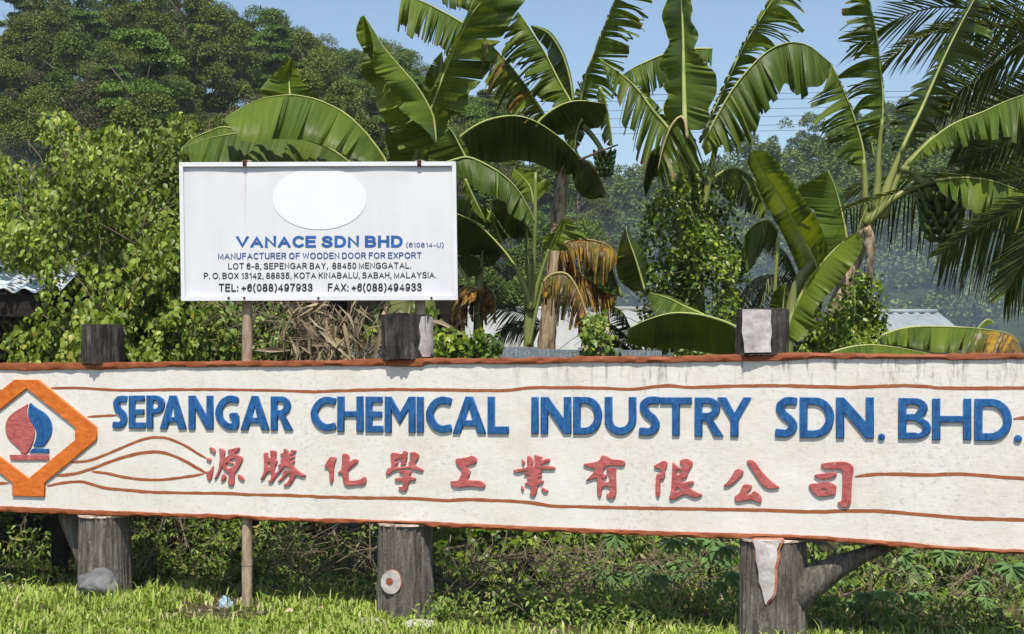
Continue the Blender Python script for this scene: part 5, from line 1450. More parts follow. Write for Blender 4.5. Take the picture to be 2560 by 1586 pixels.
banana_leaf(pg, 'h', [(200, 1110), (230, 960), (250, 850)], [(180, 1100), (190, 980), (240, 850)], [(270, 1120), (280, 1000), (262, 850)], Y=13.3, torn=0, tone=.2)
banana_leaf(pg, 'g', [(1180, 1090), (1190, 980), (1202, 893)], [(1080, 1075), (1120, 960), (1195, 893)], [(1242, 1075), (1236, 960), (1208, 896)], Y=13.4, torn=0, tone=.3)
banana_leaf(pg, 'g', [(1150, 520), (1080, 440), (980, 470), (895, 560)], [(1130, 620), (1050, 640), (1000, 720), (920, 790), (895, 620)], None, Y=14.1, torn=.2, tone=.15)
stalk(pg, "petiole", 'g', [(1125, 1000), (1135, 800), (1152, 560)], 5, 4, 13.6, 'petiole')
stalk(pg, "pseudostem", 'N', [(1965, 1020), (1962, 900), (1975, 800), (2000, 700), (2050, 640)], 24, 12, 13.6, 'stem_green')

# G: the big right plant with the hanging bunch
ph = plant("tall leaning banana tree at the right carrying a hanging bunch of green fruit", 2050, 13.8)
stalk(ph, "pseudostem", 'h', [(330, 1500), (380, 1100), (430, 960), (490, 790), (545, 650), (590, 520)], 75 / 2.908, 48 / 2.908, 13.8, 'stem_dry', jit=.12, n=26)
stalk(ph, "pseudostem", 'h', [(565, 600), (590, 500), (625, 400)], 52 / 2.908, 56 / 2.908, 13.75, 'stem_green')
stalk(ph, "petiole", 'h', [(585, 480), (590, 300), (588, 120), (578, 0)], 26 / 2.9, 17 / 2.9, 13.75, 'petiole')
stalk(ph, "petiole", 'd', [(985, 1600), (1010, 1400), (1022, 1150), (1048, 900)], 33 / 3.024, 14 / 3.024, 13.75, 'petiole')
stalk(ph, "petiole", 'd', [(1020, 1650), (1090, 1400), (1180, 1180), (1300, 900)], 40 / 3.024, 14 / 3.024, 13.7, 'petiole')
stalk(ph, "petiole", 'd', [(1050, 1650), (1160, 1340), (1270, 1200), (1440, 1030)], 34 / 3.024, 16 / 3.024, 13.72, 'petiole')
stalk(ph, "petiole", 'h', [(590, 470), (680, 380), (780, 290), (930, 210), (1130, 145)], 34 / 2.9, 16 / 2.9, 13.65, 'petiole')
stalk(ph, "dry_sheath", 'h', [(580, 500), (610, 560), (625, 680), (628, 800), (635, 880)], 50 / 2.9, 10 / 2.9, 13.55, 'stem_dry', jit=.3)
banana_leaf(ph, 'd', [(915, 1275), (895, 1100), (830, 880), (760, 700), (710, 590), (660, 490)], [(800, 1245), (755, 1180), (668, 1130), (608, 1060), (560, 970), (505, 870), (450, 795), (560, 690), (610, 620)], [(925, 1240), (905, 1080), (842, 870), (772, 690), (668, 490)], Y=13.9, dA=-.1, torn=.8, tone=.45)
banana_leaf(ph, 'd', [(1030, 1120), (1050, 900), (1050, 700), (1030, 500), (1000, 250), (960, 70), (940, 0), (925, -90)], [(1000, 1060), (850, 1000), (745, 850), (760, 745), (720, 640), (685, 480), (690, 410), (770, 370), (700, 280), (745, 160), (700, 90), (730, 0), (800, -90)],
            [(1080, 1040), (1070, 800), (1052, 550), (1022, 350), (978, 120), (935, -80)], Y=13.8, dA=.12, dB=-.05, torn=.9, dry=.04, tone=.35)
banana_leaf(ph, 'd', [(1190, 1150), (1230, 1050), (1330, 850), (1440, 600), (1540, 380), (1640, 180), (1740, 0), (1785, -90)], [(1110, 1150), (1120, 1000), (1090, 860), (1130, 770), (1210, 660), (1350, 540), (1400, 440), (1470, 330), (1560, 180), (1650, 50), (1720, -90)],
            [(1310, 1130), (1420, 1000), (1560, 920), (1560, 760), (1680, 660), (1735, 600), (1780, 530), (1815, 450), (1885, 250), (1880, 50), (1850, -90)], Y=13.6, dY=.2, dA=.45, dB=.45, torn=.95, tone=.25, rib=5)
banana_leaf(ph, 'd', [(1240, 1250), (1330, 1140), (1450, 1030), (1600, 930), (1800, 850), (1950, 780), (2117, 720), (2320, 680)], [(1280, 1260), (1350, 1200), (1430, 1170), (1540, 1130), (1700, 1065), (1850, 1055), (2000, 1040), (2117, 1060), (2320, 1010)], None, Y=13.5, dA=-.3, dB=.25, torn=.7, tone=.5)
banana_leaf(ph, 'h', [(1090, 155), (1130, 145), (1250, 130), (1400, 135), (1550, 165), (1745, 240), (1920, 340)], [(1120, 190), (1160, 235), (1280, 300), (1400, 400), (1500, 440), (1590, 500), (1700, 545), (1880, 620)], None, Y=13.5, dA=-.25, torn=.6, dry=.13, tone=.75)
banana_leaf(ph, 'd', [(980, 1180), (960, 1090), (915, 1030)], [(940, 1160), (900, 1100), (905, 1040)], None, Y=14.2, torn=.3, tone=.1)
stalk(ph, "fruit_stalk", 'h', [(830, 60), (930, 90), (1010, 180), (1060, 270), (1090, 340)], 30 / 2.9, 22 / 2.9, 13.7, 'stem_green')
bunch(ph, 'h', 1140, 440, 440, 330, 13.6, 6)
stalk(ph, "fruit_stalk", 'h', [(1150, 560), (1165, 660), (1160, 760)], 5, 4, 13.6, 'bud')

# H: leaves resting just above the board at the right end
pi = plant("low banana plant at the right end with a drooping leaf browned at its tip", 2250, 11.8)
banana_leaf(pi, 'h', [(340, 1402), (480, 1362), (640, 1346), (800, 1362), (960, 1390), (1080, 1415)], [(360, 1450), (480, 1460), (640, 1465), (800, 1465), (960, 1460), (1070, 1430)], None, Y=11.6, torn=0, tone=.7, rib=3.2)
banana_leaf(pi, 'h', [(700, 1290), (730, 1270), (850, 1230), (1000, 1212), (1300, 1218), (1480, 1235), (1600, 1255), (1680, 1290), (1735, 1400)], [(720, 1330), (760, 1345), (870, 1350), (960, 1372), (1050, 1398), (1150, 1405), (1250, 1395), (1380, 1410), (1550, 1400), (1710, 1410)], None, Y=12.2, dA=-.25, torn=.4, tipdry=.75, tone=.7, nstrip=16)
banana_leaf(pi, 'h', [(1410, 1230), (1450, 1180), (1490, 1160), (1535, 1195)], [(1420, 1235), (1460, 1215), (1500, 1195), (1533, 1200)], None, Y=12.4, torn=0, tone=.95)
stalk(pi, "pseudostem", 'N', [(2240, 1050), (2225, 960), (2215, 880), (2210, 845)], 22, 10, 12.2, 'stem_green')
# ------------------------------------------------------------------ coconut palm at the right edge
def frond(root, k, rach, dirsA, dirsB, LA, LB, Y, dY=0.0, n=58, mat='frond', wid=8.5, dA=-.25, dB=.25, name="frond", droop=.25, rib=4.5):
    """pinnate leaf: rachis in crop px; leaflet directions (start, end) as px vectors, lengths (start, mid, end) in crop px"""
    s = TF[k][2]
    q = resample(tf(k, rach), n + 1)
    loc = Vector(root.location)
    V, F_, RN = [], [], []
    for sd, (dirs, Ls, dd) in enumerate(((dirsA, LA, dA), (dirsB, LB, dB))):
        if dirs is None: continue
        d0, d1 = np.array(dirs[0], float), np.array(dirs[1], float)
        for i in range(n + 1):
            t = i / n
            d = d0 * (1 - t) + d1 * t
            d = d / np.linalg.norm(d)
            ang = random.gauss(0, .07)
            d = np.array([d[0] * math.cos(ang) - d[1] * math.sin(ang), d[0] * math.sin(ang) + d[1] * math.cos(ang)])
            L = np.interp(t, [0, .45, 1], Ls) / s * random.uniform(.85, 1.08)
            p0 = q[i]
            pn = np.array([-d[1], d[0]])
            dj = random.gauss(0, .06)
            rn = random.random() * .7 + .3 * random.random() ** 3
            b = len(V)
            for j, f in enumerate((0, .25, .5, .75, 1.0)):
                w_ = wid * (.55, 1.0, .9, .6, .05)[j] / 2
                c = p0 + d * L * f + np.array([0, 1.0]) * L * droop * f * f
                dep = Y + dY * t + (dd + dj) * f
                V.append(P(*(c + pn * w_), dep - .006) - loc)
                V.append(P(*c, dep + .012) - loc)
                V.append(P(*(c - pn * w_), dep - .006) - loc)
                RN += [rn] * 3
            for j in range(4):
                a = b + j * 3
                F_ += [(a, a + 1, a + 4, a + 3), (a + 1, a + 2, a + 5, a + 4)]
    fr = link(name, mesh_np(name, V, F_, {"rnd": RN}), M[mat], root)
    pts = [P(*q[i], Y + dY * i / n) - loc for i in range(0, n + 1, 3)]
    MB().tube(pts, [rib * Y / F * (1 - .75 * i / (len(pts) - 1)) for i in range(len(pts))], 7).build("rachis", M['midrib'] if mat == 'frond_y' else M['petiole'], fr, True)
    return fr
PX = (2860 / 1.04875 - 1220.5) / 3390 * 15.0
palm = empty("coconut_palm", (PX, 15.0, 0), label="coconut palm at the right edge, long feathery fronds reaching into the picture", cat="palm tree")
m = MB()
m.tube([(.15, 0, -.2), (.1, 0, 1.2), (0, 0, 3.0), (-.05, 0, 5.4)], [.24, .19, .17, .15], 18, jit=.03)
m.build("trunk", M['trunk'], palm, True)
frond(palm, 'd', [(2560, 330), (2300, 210), (2000, 150), (1850, 110), (1660, 60), (1450, 55), (1320, 85), (1150, 150), (1000, 240), (900, 330)], ((-.75, -.75), (-1, -.12)), ((-.55, .85), (-.75, .6)), (400, 430, 200), (560, 620, 260), 15.2, dY=-.6, n=50, wid=4.8, droop=.10)
frond(palm, 'd', [(2560, 420), (2200, 260), (2000, 210), (1800, 195), (1600, 200), (1400, 255), (1250, 330), (1080, 460)], ((-.75, -.65), (-.95, .1)), ((-.7, .75), (-.6, .8)), (260, 260, 110), (460, 520, 200), 14.9, dY=-.3, n=54, mat='frond_y', wid=4.8, droop=.12)
frond(palm, 'd', [(2580, 160), (2300, 230), (2117, 310), (1950, 430), (1800, 550), (1650, 670), (1500, 800)], ((-.5, -.85), (-.85, -.2)), ((-.5, .9), (-.35, .95)), (280, 320, 120), (420, 480, 180), 14.6, dY=-.2, n=60, wid=5.6, droop=.18)
frond(palm, 'd', [(2580, 60), (2400, 20), (2200, 20), (1950, 60), (1720, 140), (1560, 250)], ((-.7, -.8), (-.9, -.1)), ((-.45, .9), (-.4, .95)), (300, 300, 140), (420, 480, 200), 15.3, n=46, wid=5, droop=.2)
frond(palm, 'h', [(2050, 40), (1900, 80), (1740, 130), (1500, 165), (1200, 205), (900, 245), (640, 300), (430, 370)], ((-.6, -.6), (-.9, -.2)), ((-.25, 1), (-.05, 1)), (160, 200, 90), (620, 560, 190), 14.0, dY=-.3, n=60, wid=5.2, droop=.25)
frond(palm, 'h', [(2050, 200), (1880, 280), (1700, 360), (1500, 450), (1300, 560), (1140, 680)], ((-.7, -.3), (-.9, .2)), ((-.3, 1), (-.25, 1)), (260, 300, 120), (640, 620, 220), 13.2, dY=-.2, n=64, wid=5.6, droop=.2)
frond(palm, 'h', [(2080, 380), (1950, 500), (1820, 640), (1700, 800), (1620, 960)], ((-.8, .2), (-.8, .5)), ((-.1, 1), (-.1, 1)), (420, 420, 160), (500, 480, 200), 13.15, n=54, wid=5.6, droop=.15)
frond(palm, 'd', [(2400, 1250), (2000, 1330), (1700, 1330), (1400, 1340), (1100, 1360), (900, 1400), (740, 1490)], ((-.85, -.4), (-.95, .1)), ((-.7, .6), (-.7, .7)), (260, 260, 90), (280, 280, 120), 15.2, n=50, wid=4.8, droop=.10)
frond(palm, 'd', [(2500, 500), (2250, 640), (2000, 800), (1800, 950), (1600, 1120)], ((-.6, -.6), (-.9, -.2)), ((-.45, .85), (-.45, .85)), (280, 320, 120), (460, 480, 180), 15.4, n=60, wid=5.6, droop=.15)
frond(palm, 'd', [(2500, 700), (2250, 900), (2050, 1050), (1850, 1160), (1650, 1250)], ((-.6, -.5), (-.9, -.1)), ((-.35, .9), (-.35, .9)), (260, 300, 120), (420, 420, 180), 15.6, n=56, wid=5.6, droop=.15)
# small palm seedlings seen over the board
def seedling(label, k, x, Y, fronds):
    u = tf(k, [(x, 0)])[0][0]
    o = empty("palm_seedling", ((u - CX) / F * Y, Y, 0), label=label, cat="palm seedling", group="small palms behind the fence")
    for rach, dA_, dB_, L, mt in fronds:
        frond(o, k, rach, dA_, dB_, L, L, Y, n=34, mat=mt, wid=3.2, dA=-.1, dB=.1, droop=.3, rib=2.4)
    MB().tube([(0, 0, -.1), (0.02, 0, .5), (0, .02, 1.1), (0.0, 0, 1.8)], [.06, .055, .05, .03], 8).build("trunk", M['petiole'], o, True)
    return o
seedling("small pale palm seedling left of the peeling banana trunk", 'f', 830, 15.6,
         [([(880, 1190), (790, 1140), (700, 1105), (590, 1085), (490, 1085)], ((-.5, .8), (-.9, .5)), ((-.5, -.8), (-.9, -.3)), (200, 210, 80), 'frond_pale'),
          ([(880, 1200), (780, 1190), (680, 1210), (580, 1280)], ((-.4, .9), (-.5, .8)), ((-.8, -.3), (-.9, .2)), (170, 170, 70), 'frond_pale')])
seedling("small dark palm seedling right of the peeling banana trunk", 'f', 1480, 15.6,
         [([(1540, 1330), (1440, 1230), (1330, 1170), (1220, 1150)], ((-.4, .9), (-.7, .6)), ((-.7, -.6), (-.9, -.2)), (200, 200, 80), 'frond'),
          ([(1550, 1400), (1460, 1330), (1380, 1320), (1290, 1350)], ((-.5, .8), (-.5, .8)), ((-.8, -.4), (-.9, -.1)), (160, 160, 70), 'frond'),
          ([(1500, 1330), (1520, 1230), (1480, 1120), (1400, 1060)], ((.7, .6), (-.2, .9)), ((-.9, .1), (-.9, -.2)), (150, 150, 60), 'frond')])
seedling("straw-coloured palm seedling behind the right log cap", 'g', 1010, 15.2,
         [([(900, 1120), (880, 1020), (920, 920), (1010, 850), (1110, 830)], ((-.8, .5), (.2, 1)), ((.6, .6), (.6, .7)), (150, 170, 90), 'frond_pale'),
          ([(950, 1130), (1000, 980), (1100, 870), (1200, 850), (1240, 900)], ((-.6, .7), (.1, 1)), ((.8, .4), (.5, .9)), (150, 170, 90), 'frond_pale'),
          ([(1300, 900), (1230, 720), (1160, 640), (1060, 600)], ((-.6, .8), (-.8, .5)), ((.3, .9), (-.3, .9)), (120, 140, 60), 'frond')])

# ------------------------------------------------------------------ vine-covered shrub on the left
VPOLY = [(-120, 380), (0, 365), (30, 385), (70, 400), (110, 418), (118, 330), (122, 275), (134, 262), (160, 272), (180, 292), (205, 330), (228, 338), (245, 318), (268, 300), (285, 300), (300, 330), (320, 352), (342, 330), (350, 312), (380, 335), (402, 300), (425, 285), (450, 285), (470, 330), (480, 420), (520, 480), (520, 700), (560, 790), (600, 860), (640, 900), (30, 900), (20, 830), (40, 790), (70, 740), (128, 716), (120, 694), (70, 648), (-10, 612), (-120, 605)]
def vdepth(x, y):
    return 12.55 + 1.5 * max(0.0, (860 - y) / 560) ** .9 + .35 * math.sin(x * .021) * math.sin(y * .017 + 1) + (.35 if x > 430 else 0)
vs = empty("vine_shrub", (-3.3, 13.6, 0), label="big shrub smothered in heart-leaved vines, left of the pole sign", cat="shrub")
vp = silhouette_points(VPOLY, 23000, vdepth, 1.3, .0, 9, .28)
vp[:, 1] += .55 * vnoise(vp, 1.7, 4) + .35 * vnoise(vp, 4.5, 8)
out = np.tile(np.array([0, -.75, .3]), (len(vp), 1)) + RNG.normal(0, .55, (len(vp), 3))
ax = np.tile(np.array([0, -.2, -.9]), (len(vp), 1)) + RNG.normal(0, .45, (len(vp), 3))
lum = np.clip(.45 + .5 * vnoise(vp, 1.6, 9) + RNG.normal(0, .22, len(vp)), 0, .93)
lum = np.where(RNG.random(len(vp)) < .012, .97, lum)
leaves("foliage", vp - np.array(vs.location), ax, out, RNG.uniform(.035, .088, len(vp)), M['vine'], vs, (HEART, HEART_T), lum, .85)
m = MB()
for i in range(90):
    x, y = random.uniform(10, 470), random.uniform(420, 880)
    if not in_poly(np.array([x]), np.array([y]), VPOLY)[0]: continue
    Y = vdepth(x, y) + random.uniform(.05, .5)
    p = Vector(((x - 1220.5) / 3390 * Y, Y, CAMH + (936 - y) / 3390 * Y)) - vs.location
    d = Vector((random.gauss(0, .5), random.gauss(0, .2), random.uniform(.3, 1))).normalized()
    L = random.uniform(.25, .7)
    m.tube([p, p + d * L * .5 + Vector((random.gauss(0, .04), 0, .02)), p + d * L], [.008, .006, .003], 5)
for (x0_, y0_, x1_, y1_) in ((125, 278, 30, 254), (160, 420, 132, 262), (300, 340, 310, 300), (445, 300, 452, 275)):
    a, b = [Vector(((x - 1220.5) / 3390 * 13.7, 13.7, CAMH + (936 - y) / 3390 * 13.7)) - vs.location for x, y in ((x0_, y0_), (x1_, y1_))]
    m.tube([a, a.lerp(b, .5) + Vector((0, 0, -.02)), b], [.007, .005, .002], 5)
m.tube([(0, .3, -.2), (.1, .2, .9), (-.1, .1, 1.9), (.2, 0, 2.8)], [.07, .06, .045, .02], 8)
m.build("stems", M['twig'], vs, True)["kind"] = "stuff"

def vine_mass(name, label, cat, poly, depth, n, thick, size, mat='ivy', group=None, axis_=(0, -.3, -.5), out_=(0, -.8, .5), stems=25, tmpl=(KITE, KITE_F), width=1.15, edge=10, lump=.25, stemmat='twig', holes=0.0):
    cx = sum(q[0] for q in poly) / len(poly)
    cy = max(q[1] for q in poly)
    Y0 = depth(cx, cy)
    o = empty(name, ((cx - 1220.5) / 3390 * Y0, Y0 + thick / 2, 0), label=label, cat=cat, group=group)
    p = silhouette_points(poly, n, depth, thick, lump, edge, holes)
    k = len(p)
    a = np.tile(np.array(axis_, float), (k, 1)) + RNG.normal(0, .55, (k, 3))
    b = np.tile(np.array(out_, float), (k, 1)) + RNG.normal(0, .45, (k, 3))
    lu = np.clip(.4 + .55 * vnoise(p, 2.4, cx) + RNG.normal(0, .32, k), 0, .999)
    leaves("foliage", p - np.array(o.location), a, b, RNG.uniform(.6, 1.25, k) * size, M[mat], o, tmpl, lu, width)
    if stems:
        m = MB()
        for i in range(stems):
            q = Vector(p[random.randrange(k)]) - o.location
            d = Vector((random.gauss(0, .5), random.gauss(0, .25), random.gauss(.2, .6))).normalized()
            L = random.uniform(.12, .45)
            m.tube([q, q + d * L * .5 + Vector((random.gauss(0, .03), 0, random.gauss(0, .03))), q + d * L], [.005, .004, .002], 4)
        m.build("stems", M[stemmat], o, True)["kind"] = "stuff"
    return o
vine_mass("creeper", "dense dark creeper wrapped round the banana trunk left of the right log cap", "creeper",
          [(1530, 560), (1545, 500), (1580, 455), (1625, 410), (1645, 400), (1690, 415), (1715, 465), (1745, 520), (1772, 580), (1785, 650), (1765, 720), (1740, 790), (1700, 850), (1540, 850), (1515, 760), (1525, 690), (1550, 640), (1520, 600)],
          lambda x, y: 14.05 + .55 * ((x - 1650) / 130) ** 2 - .1 * (y > 700), 7000, .5, .058, stems=60, lump=.55, edge=16, holes=.12)
vine_mass("creeper", "bright green creeper climbing the leaning banana trunk at the right", "creeper",
          [(1890, 850), (1895, 800), (1950, 770), (1990, 740), (2030, 700), (2050, 660), (2080, 640), (2100, 670), (2090, 720), (2110, 760), (2115, 850)],
          lambda x, y: 13.2 + .3 * ((x - 2010) / 110) ** 2, 3000, .5, .058, stems=30, lump=.5, edge=18)
vine_mass("low_shrub", "small glossy shrub beside the middle log cap", "shrub",
          [(1035, 870), (1035, 810), (1060, 792), (1100, 805), (1130, 795), (1165, 798), (1195, 820), (1190, 870)],
          lambda x, y: 12.5 + .2 * ((x - 1110) / 80) ** 2, 900, .4, .07, stems=10)
vine_mass("low_shrub", "leafy weeds on the zinc fence at the foot of the peeling trunk", "shrub",
          [(1395, 850), (1385, 800), (1400, 750), (1440, 745), (1450, 790), (1420, 830), (1470, 835), (1480, 855)],
          lambda x, y: 13.3, 330, .4, .075, mat='bush', stems=12)
vine_mass("low_shrub", "leafy tangle under the pole sign, left of the dry leaf heap", "shrub",
          [(470, 870), (470, 740), (520, 700), (600, 730), (680, 740), (700, 790), (650, 870)],
          lambda x, y: 13.0, 900, .8, .075, mat='bush', stems=50, stemmat='twig')
vine_mass("low_shrub", "green leaves under the pole sign, right of the dry leaf heap", "shrub",
          [(850, 860), (850, 760), (900, 720), (1020, 720), (1060, 780), (1040, 860)],
          lambda x, y: 13.8, 500, .8, .10, mat='ivy', stems=20)

# dry banana leaves heaped under the pole sign
hp = empty("dry_leaf_heap", ((770 - 1220.5) / 3390 * 13.2, 13.2, 0), label="heap of dry straw-coloured banana leaves under the pole sign", cat="dead leaves")
n = 430
px, py = RNG.uniform(680, 1010, n), RNG.uniform(715, 880, n)
keep = RNG.random(n) < np.where(px > 870, .35, 1)
px, py = px[keep], py[keep]
Yp = RNG.uniform(12.7, 13.5, len(px))
pp_ = np.stack([(px - 1220.5) / 3390 * Yp, Yp, CAMH + (936 - py) / 3390 * Yp], 1)
ax = np.stack([RNG.normal(0, .45, len(px)), RNG.normal(0, .25, len(px)), RNG.normal(-.8, .5, len(px))], 1)
leaves("dead_leaves", pp_ - np.array(hp.location), ax, np.tile([0, -.8, .4], (len(px), 1)) + RNG.normal(0, .7, (len(px), 3)), RNG.uniform(.14, .5, len(px)), M['dry'], hp, (LANCE, KITE_F), None, .32)
m = MB()
for i in range(60):
    j = random.randrange(len(px))
    q = Vector(pp_[j]) - hp.location
    d = Vector((random.gauss(0, .8), random.gauss(0, .2), random.gauss(0, .6))).normalized()
    m.tube([q - d * .25, q + Vector((0, 0, .03)), q + d * .3], [.007, .006, .003], 5)
m.build("stalks", M['twig'], hp, True)["kind"] = "stuff"

# ------------------------------------------------------------------ undergrowth below the board
def bush(label, x0, x1, ytop, ybot, Y, n, size, mat='bush', tmpl=(LANCE, KITE_F), width=1.1, thick=1.0, stems=40, name="bush", lump=.3, slope=1.1):
    poly = [(x0 - 40, ybot), (x0 - 15, ytop + 60), (x0 + 10, ytop), (x1 - 10, ytop), (x1 + 15, ytop + 60), (x1 + 40, ybot)]
    return vine_mass(name, label, "bush", poly, lambda x, y: Y + max(0, ybot - y) / (ybot - ytop) * slope, n, thick, size, mat, "bushes behind the signboard posts", (0, -.45, -.35), (0, -.6, .7), stems, tmpl, width, 14, lump, holes=.36)
bush("shaded bush at the far left, under the emblem", -60, 180, 1215, 1400, 13.2, 1800, .075, thick=.9)
bush("leafy bush between the left post and the pipe", 320, 570, 1222, 1395, 12.6, 5200, .085, stems=60, thick=.9, lump=.5)
bush("thin twiggy bush just right of the pipe", 600, 900, 1226, 1400, 12.4, 3800, .07, stems=45, thick=.9, lump=.5)
bush("broad-leaved bush just right of the middle post", 1040, 1330, 1236, 1400, 11.9, 3200, .10, mat='ivy', tmpl=(KITE, KITE_F), stems=35, thick=.9, lump=.5)
bush("low bush under the middle of the red characters", 1330, 1560, 1246, 1450, 11.6, 3400, .09, stems=40, thick=.9, lump=.5)
bush("narrow-leaved bush left of the right post", 1560, 1760, 1256, 1470, 11.4, 3800, .072, stems=45, thick=.9, lump=.5)
bush("dark bush under the branch of the right post", 1930, 2180, 1290, 1560, 10.95, 3800, .088, stems=60, thick=.9, lump=.5)
bush("rank bush at the right end under the board", 2180, 2520, 1300, 1570, 10.8, 5200, .095, stems=60, thick=.9, lump=.5)
for args in (("low weeds round the left post", -60, 330, 1330, 1425, 12.25, 1100, .055), ("low weeds at the foot of the pipe", 340, 620, 1375, 1432, 12.0, 900, .05), ("low weeds in front of the dry twigs, right of the middle post", 1030, 1440, 1400, 1530, 10.35, 3600, .055),
             ("low bright weeds left of the right post", 1430, 1780, 1395, 1550, 10.2, 3800, .055), ("low weeds left of the middle post", 640, 900, 1365, 1455, 11.5, 1300, .05), ("low weeds right of the right post", 1920, 2520, 1420, 1570, 9.95, 4200, .06)):
    bush(*args, mat='bush', thick=.5, stems=14, name="weeds", lump=.15, slope=.4)
# tangles of dead stems
def tangle(label, x0, x1, y0, y1, Y, n, L=.5):
    o = empty("dry_twigs", (((x0 + x1) / 2 - 1220.5) / 3390 * Y, Y, 0), label=label, cat="dry twigs", group="tangles of dry twigs")
    m = MB()
    for i in range(n):
        x, y, yy = random.uniform(x0, x1), random.uniform(y0, y1), Y + random.uniform(-.1, .6)
        q = Vector(((x - 1220.5) / 3390 * yy, yy, CAMH + (936 - y) / 3390 * yy)) - o.location
        d = Vector((random.gauss(0, .8), random.gauss(0, .3), random.gauss(.1, .6))).normalized()
        l = random.uniform(.3, 1) * L
        e = Vector((random.gauss(0, .08), random.gauss(0, .05), random.gauss(0, .08)))
        r = random.uniform(.0025, .006)
        m.tube([q - d * l / 2, q + e * .6, q + d * l / 3 + e, q + d * l / 2 + e * .5], [r, r * .9, r * .7, r * .4], 4)
    V = [Vector(v) for v in m.v]
    me = bpy.data.meshes.new("dry_twigs")
    me.from_pydata(m.v, [], m.f)
    at = me.attributes.new("rnd", 'FLOAT', 'POINT')
    at.data.foreach_set("value", np.repeat(RNG.random(n), 16).astype(np.float32))
    link("twigs", me, M['twig'], o)["kind"] = "stuff"
    return o
tangle("tangle of pale dry twigs right of the middle post", 1045, 1440, 1300, 1440, 11.45, 330, .45)
tangle("brown twig tangle left of the right post", 1480, 1760, 1330, 1430, 11.2, 120, .35)
tangle("fine dry twigs right of the pipe", 620, 900, 1245, 1370, 12.3, 150, .4)
tangle("dry stems leaning between the left post and the pipe", 320, 560, 1220, 1340, 12.5, 55, .6)
tangle("dry stems under the right end of the board", 2000, 2420, 1330, 1500, 10.5, 70, .5)
tangle("bare twigs behind the pipe under the pole sign", 480, 720, 720, 860, 13.0, 130, .6)
# fallen brown leaves on the ground
n = 300
X_, Y_ = RNG.uniform(-4.8, 4, n), RNG.uniform(10.6, 12.9, n)
fl = leaves("leaf_litter", np.stack([X_, Y_, RNG.uniform(.01, .06, n)], 1), unit(n) * [1, 1, .3], np.tile([0, -.2, 1.0], (n, 1)) + RNG.normal(0, .3, (n, 3)), RNG.uniform(.04, .09, n), M['dry'], None, (KITE, KITE_F), None, 1.2)
tag(fl, "brown fallen leaves lying in the grass behind the posts", "leaf litter", kind="stuff")
# cassava: stalks with hands of long leaflets
def cassava(label, x, y, Y, hands, spread):
    X, Z = (x - 1220.5) / 3390 * Y, CAMH + (936 - y) / 3390 * Y
    o = empty("cassava_plant", (X, Y, 0), label=label, cat="cassava plant", group="cassava plants under the board")
    p, a, nn, s, r = [], [], [], [], []
    m = MB()
    m.tube([(0, .1, 0), (.02, .08, Z * .5), (0, .05, Z + .05)], [.014, .012, .008], 7)
    for i in range(hands):
        c = Vector((random.gauss(0, spread), random.uniform(-.30, .1), Z + random.uniform(-.32, .22) * spread / .25))
        m.tube([(0, .06, Z * random.uniform(.6, 1)), (c.x * .5, .02, c.z + .02), c], [.005, .004, .003], 5)
        k = random.choice((5, 6, 7))
        th0 = random.gauss(0, .4)
        rr = random.random()
        for j in range(k):
            th = th0 + (j - (k - 1) / 2) * .62
            a.append((math.sin(th), -.45, -math.cos(th) * .75 - .15))
            p.append(tuple(c))
            nn.append((math.sin(th) * .4, -.7, .8))
            s.append(random.uniform(.12, .19) * (1 - .08 * abs(j - (k - 1) / 2)))
            r.append(min(.99, rr * .6 + random.random() * .4))
    leaves("foliage", np.array(p), np.array(a), np.array(nn), np.array(s), M['cassava'], o, (LANCE, KITE_F), np.array(r), 1.15)
    m.build("stem", M['twig'], o, True)
cassava("cassava plant with drooping palmate leaves left of the right post", 1690, 1320, 11.25, 16, .25)
cassava("cassava plant hanging just under the lower board edge, left of the low red characters", 1560, 1300, 11.7, 9, .22)
cassava("cassava plant under the branch of the right post", 2080, 1380, 10.8, 12, .28)
cassava("cassava plant at the right end, under the board", 2330, 1350, 10.65, 16, .34)

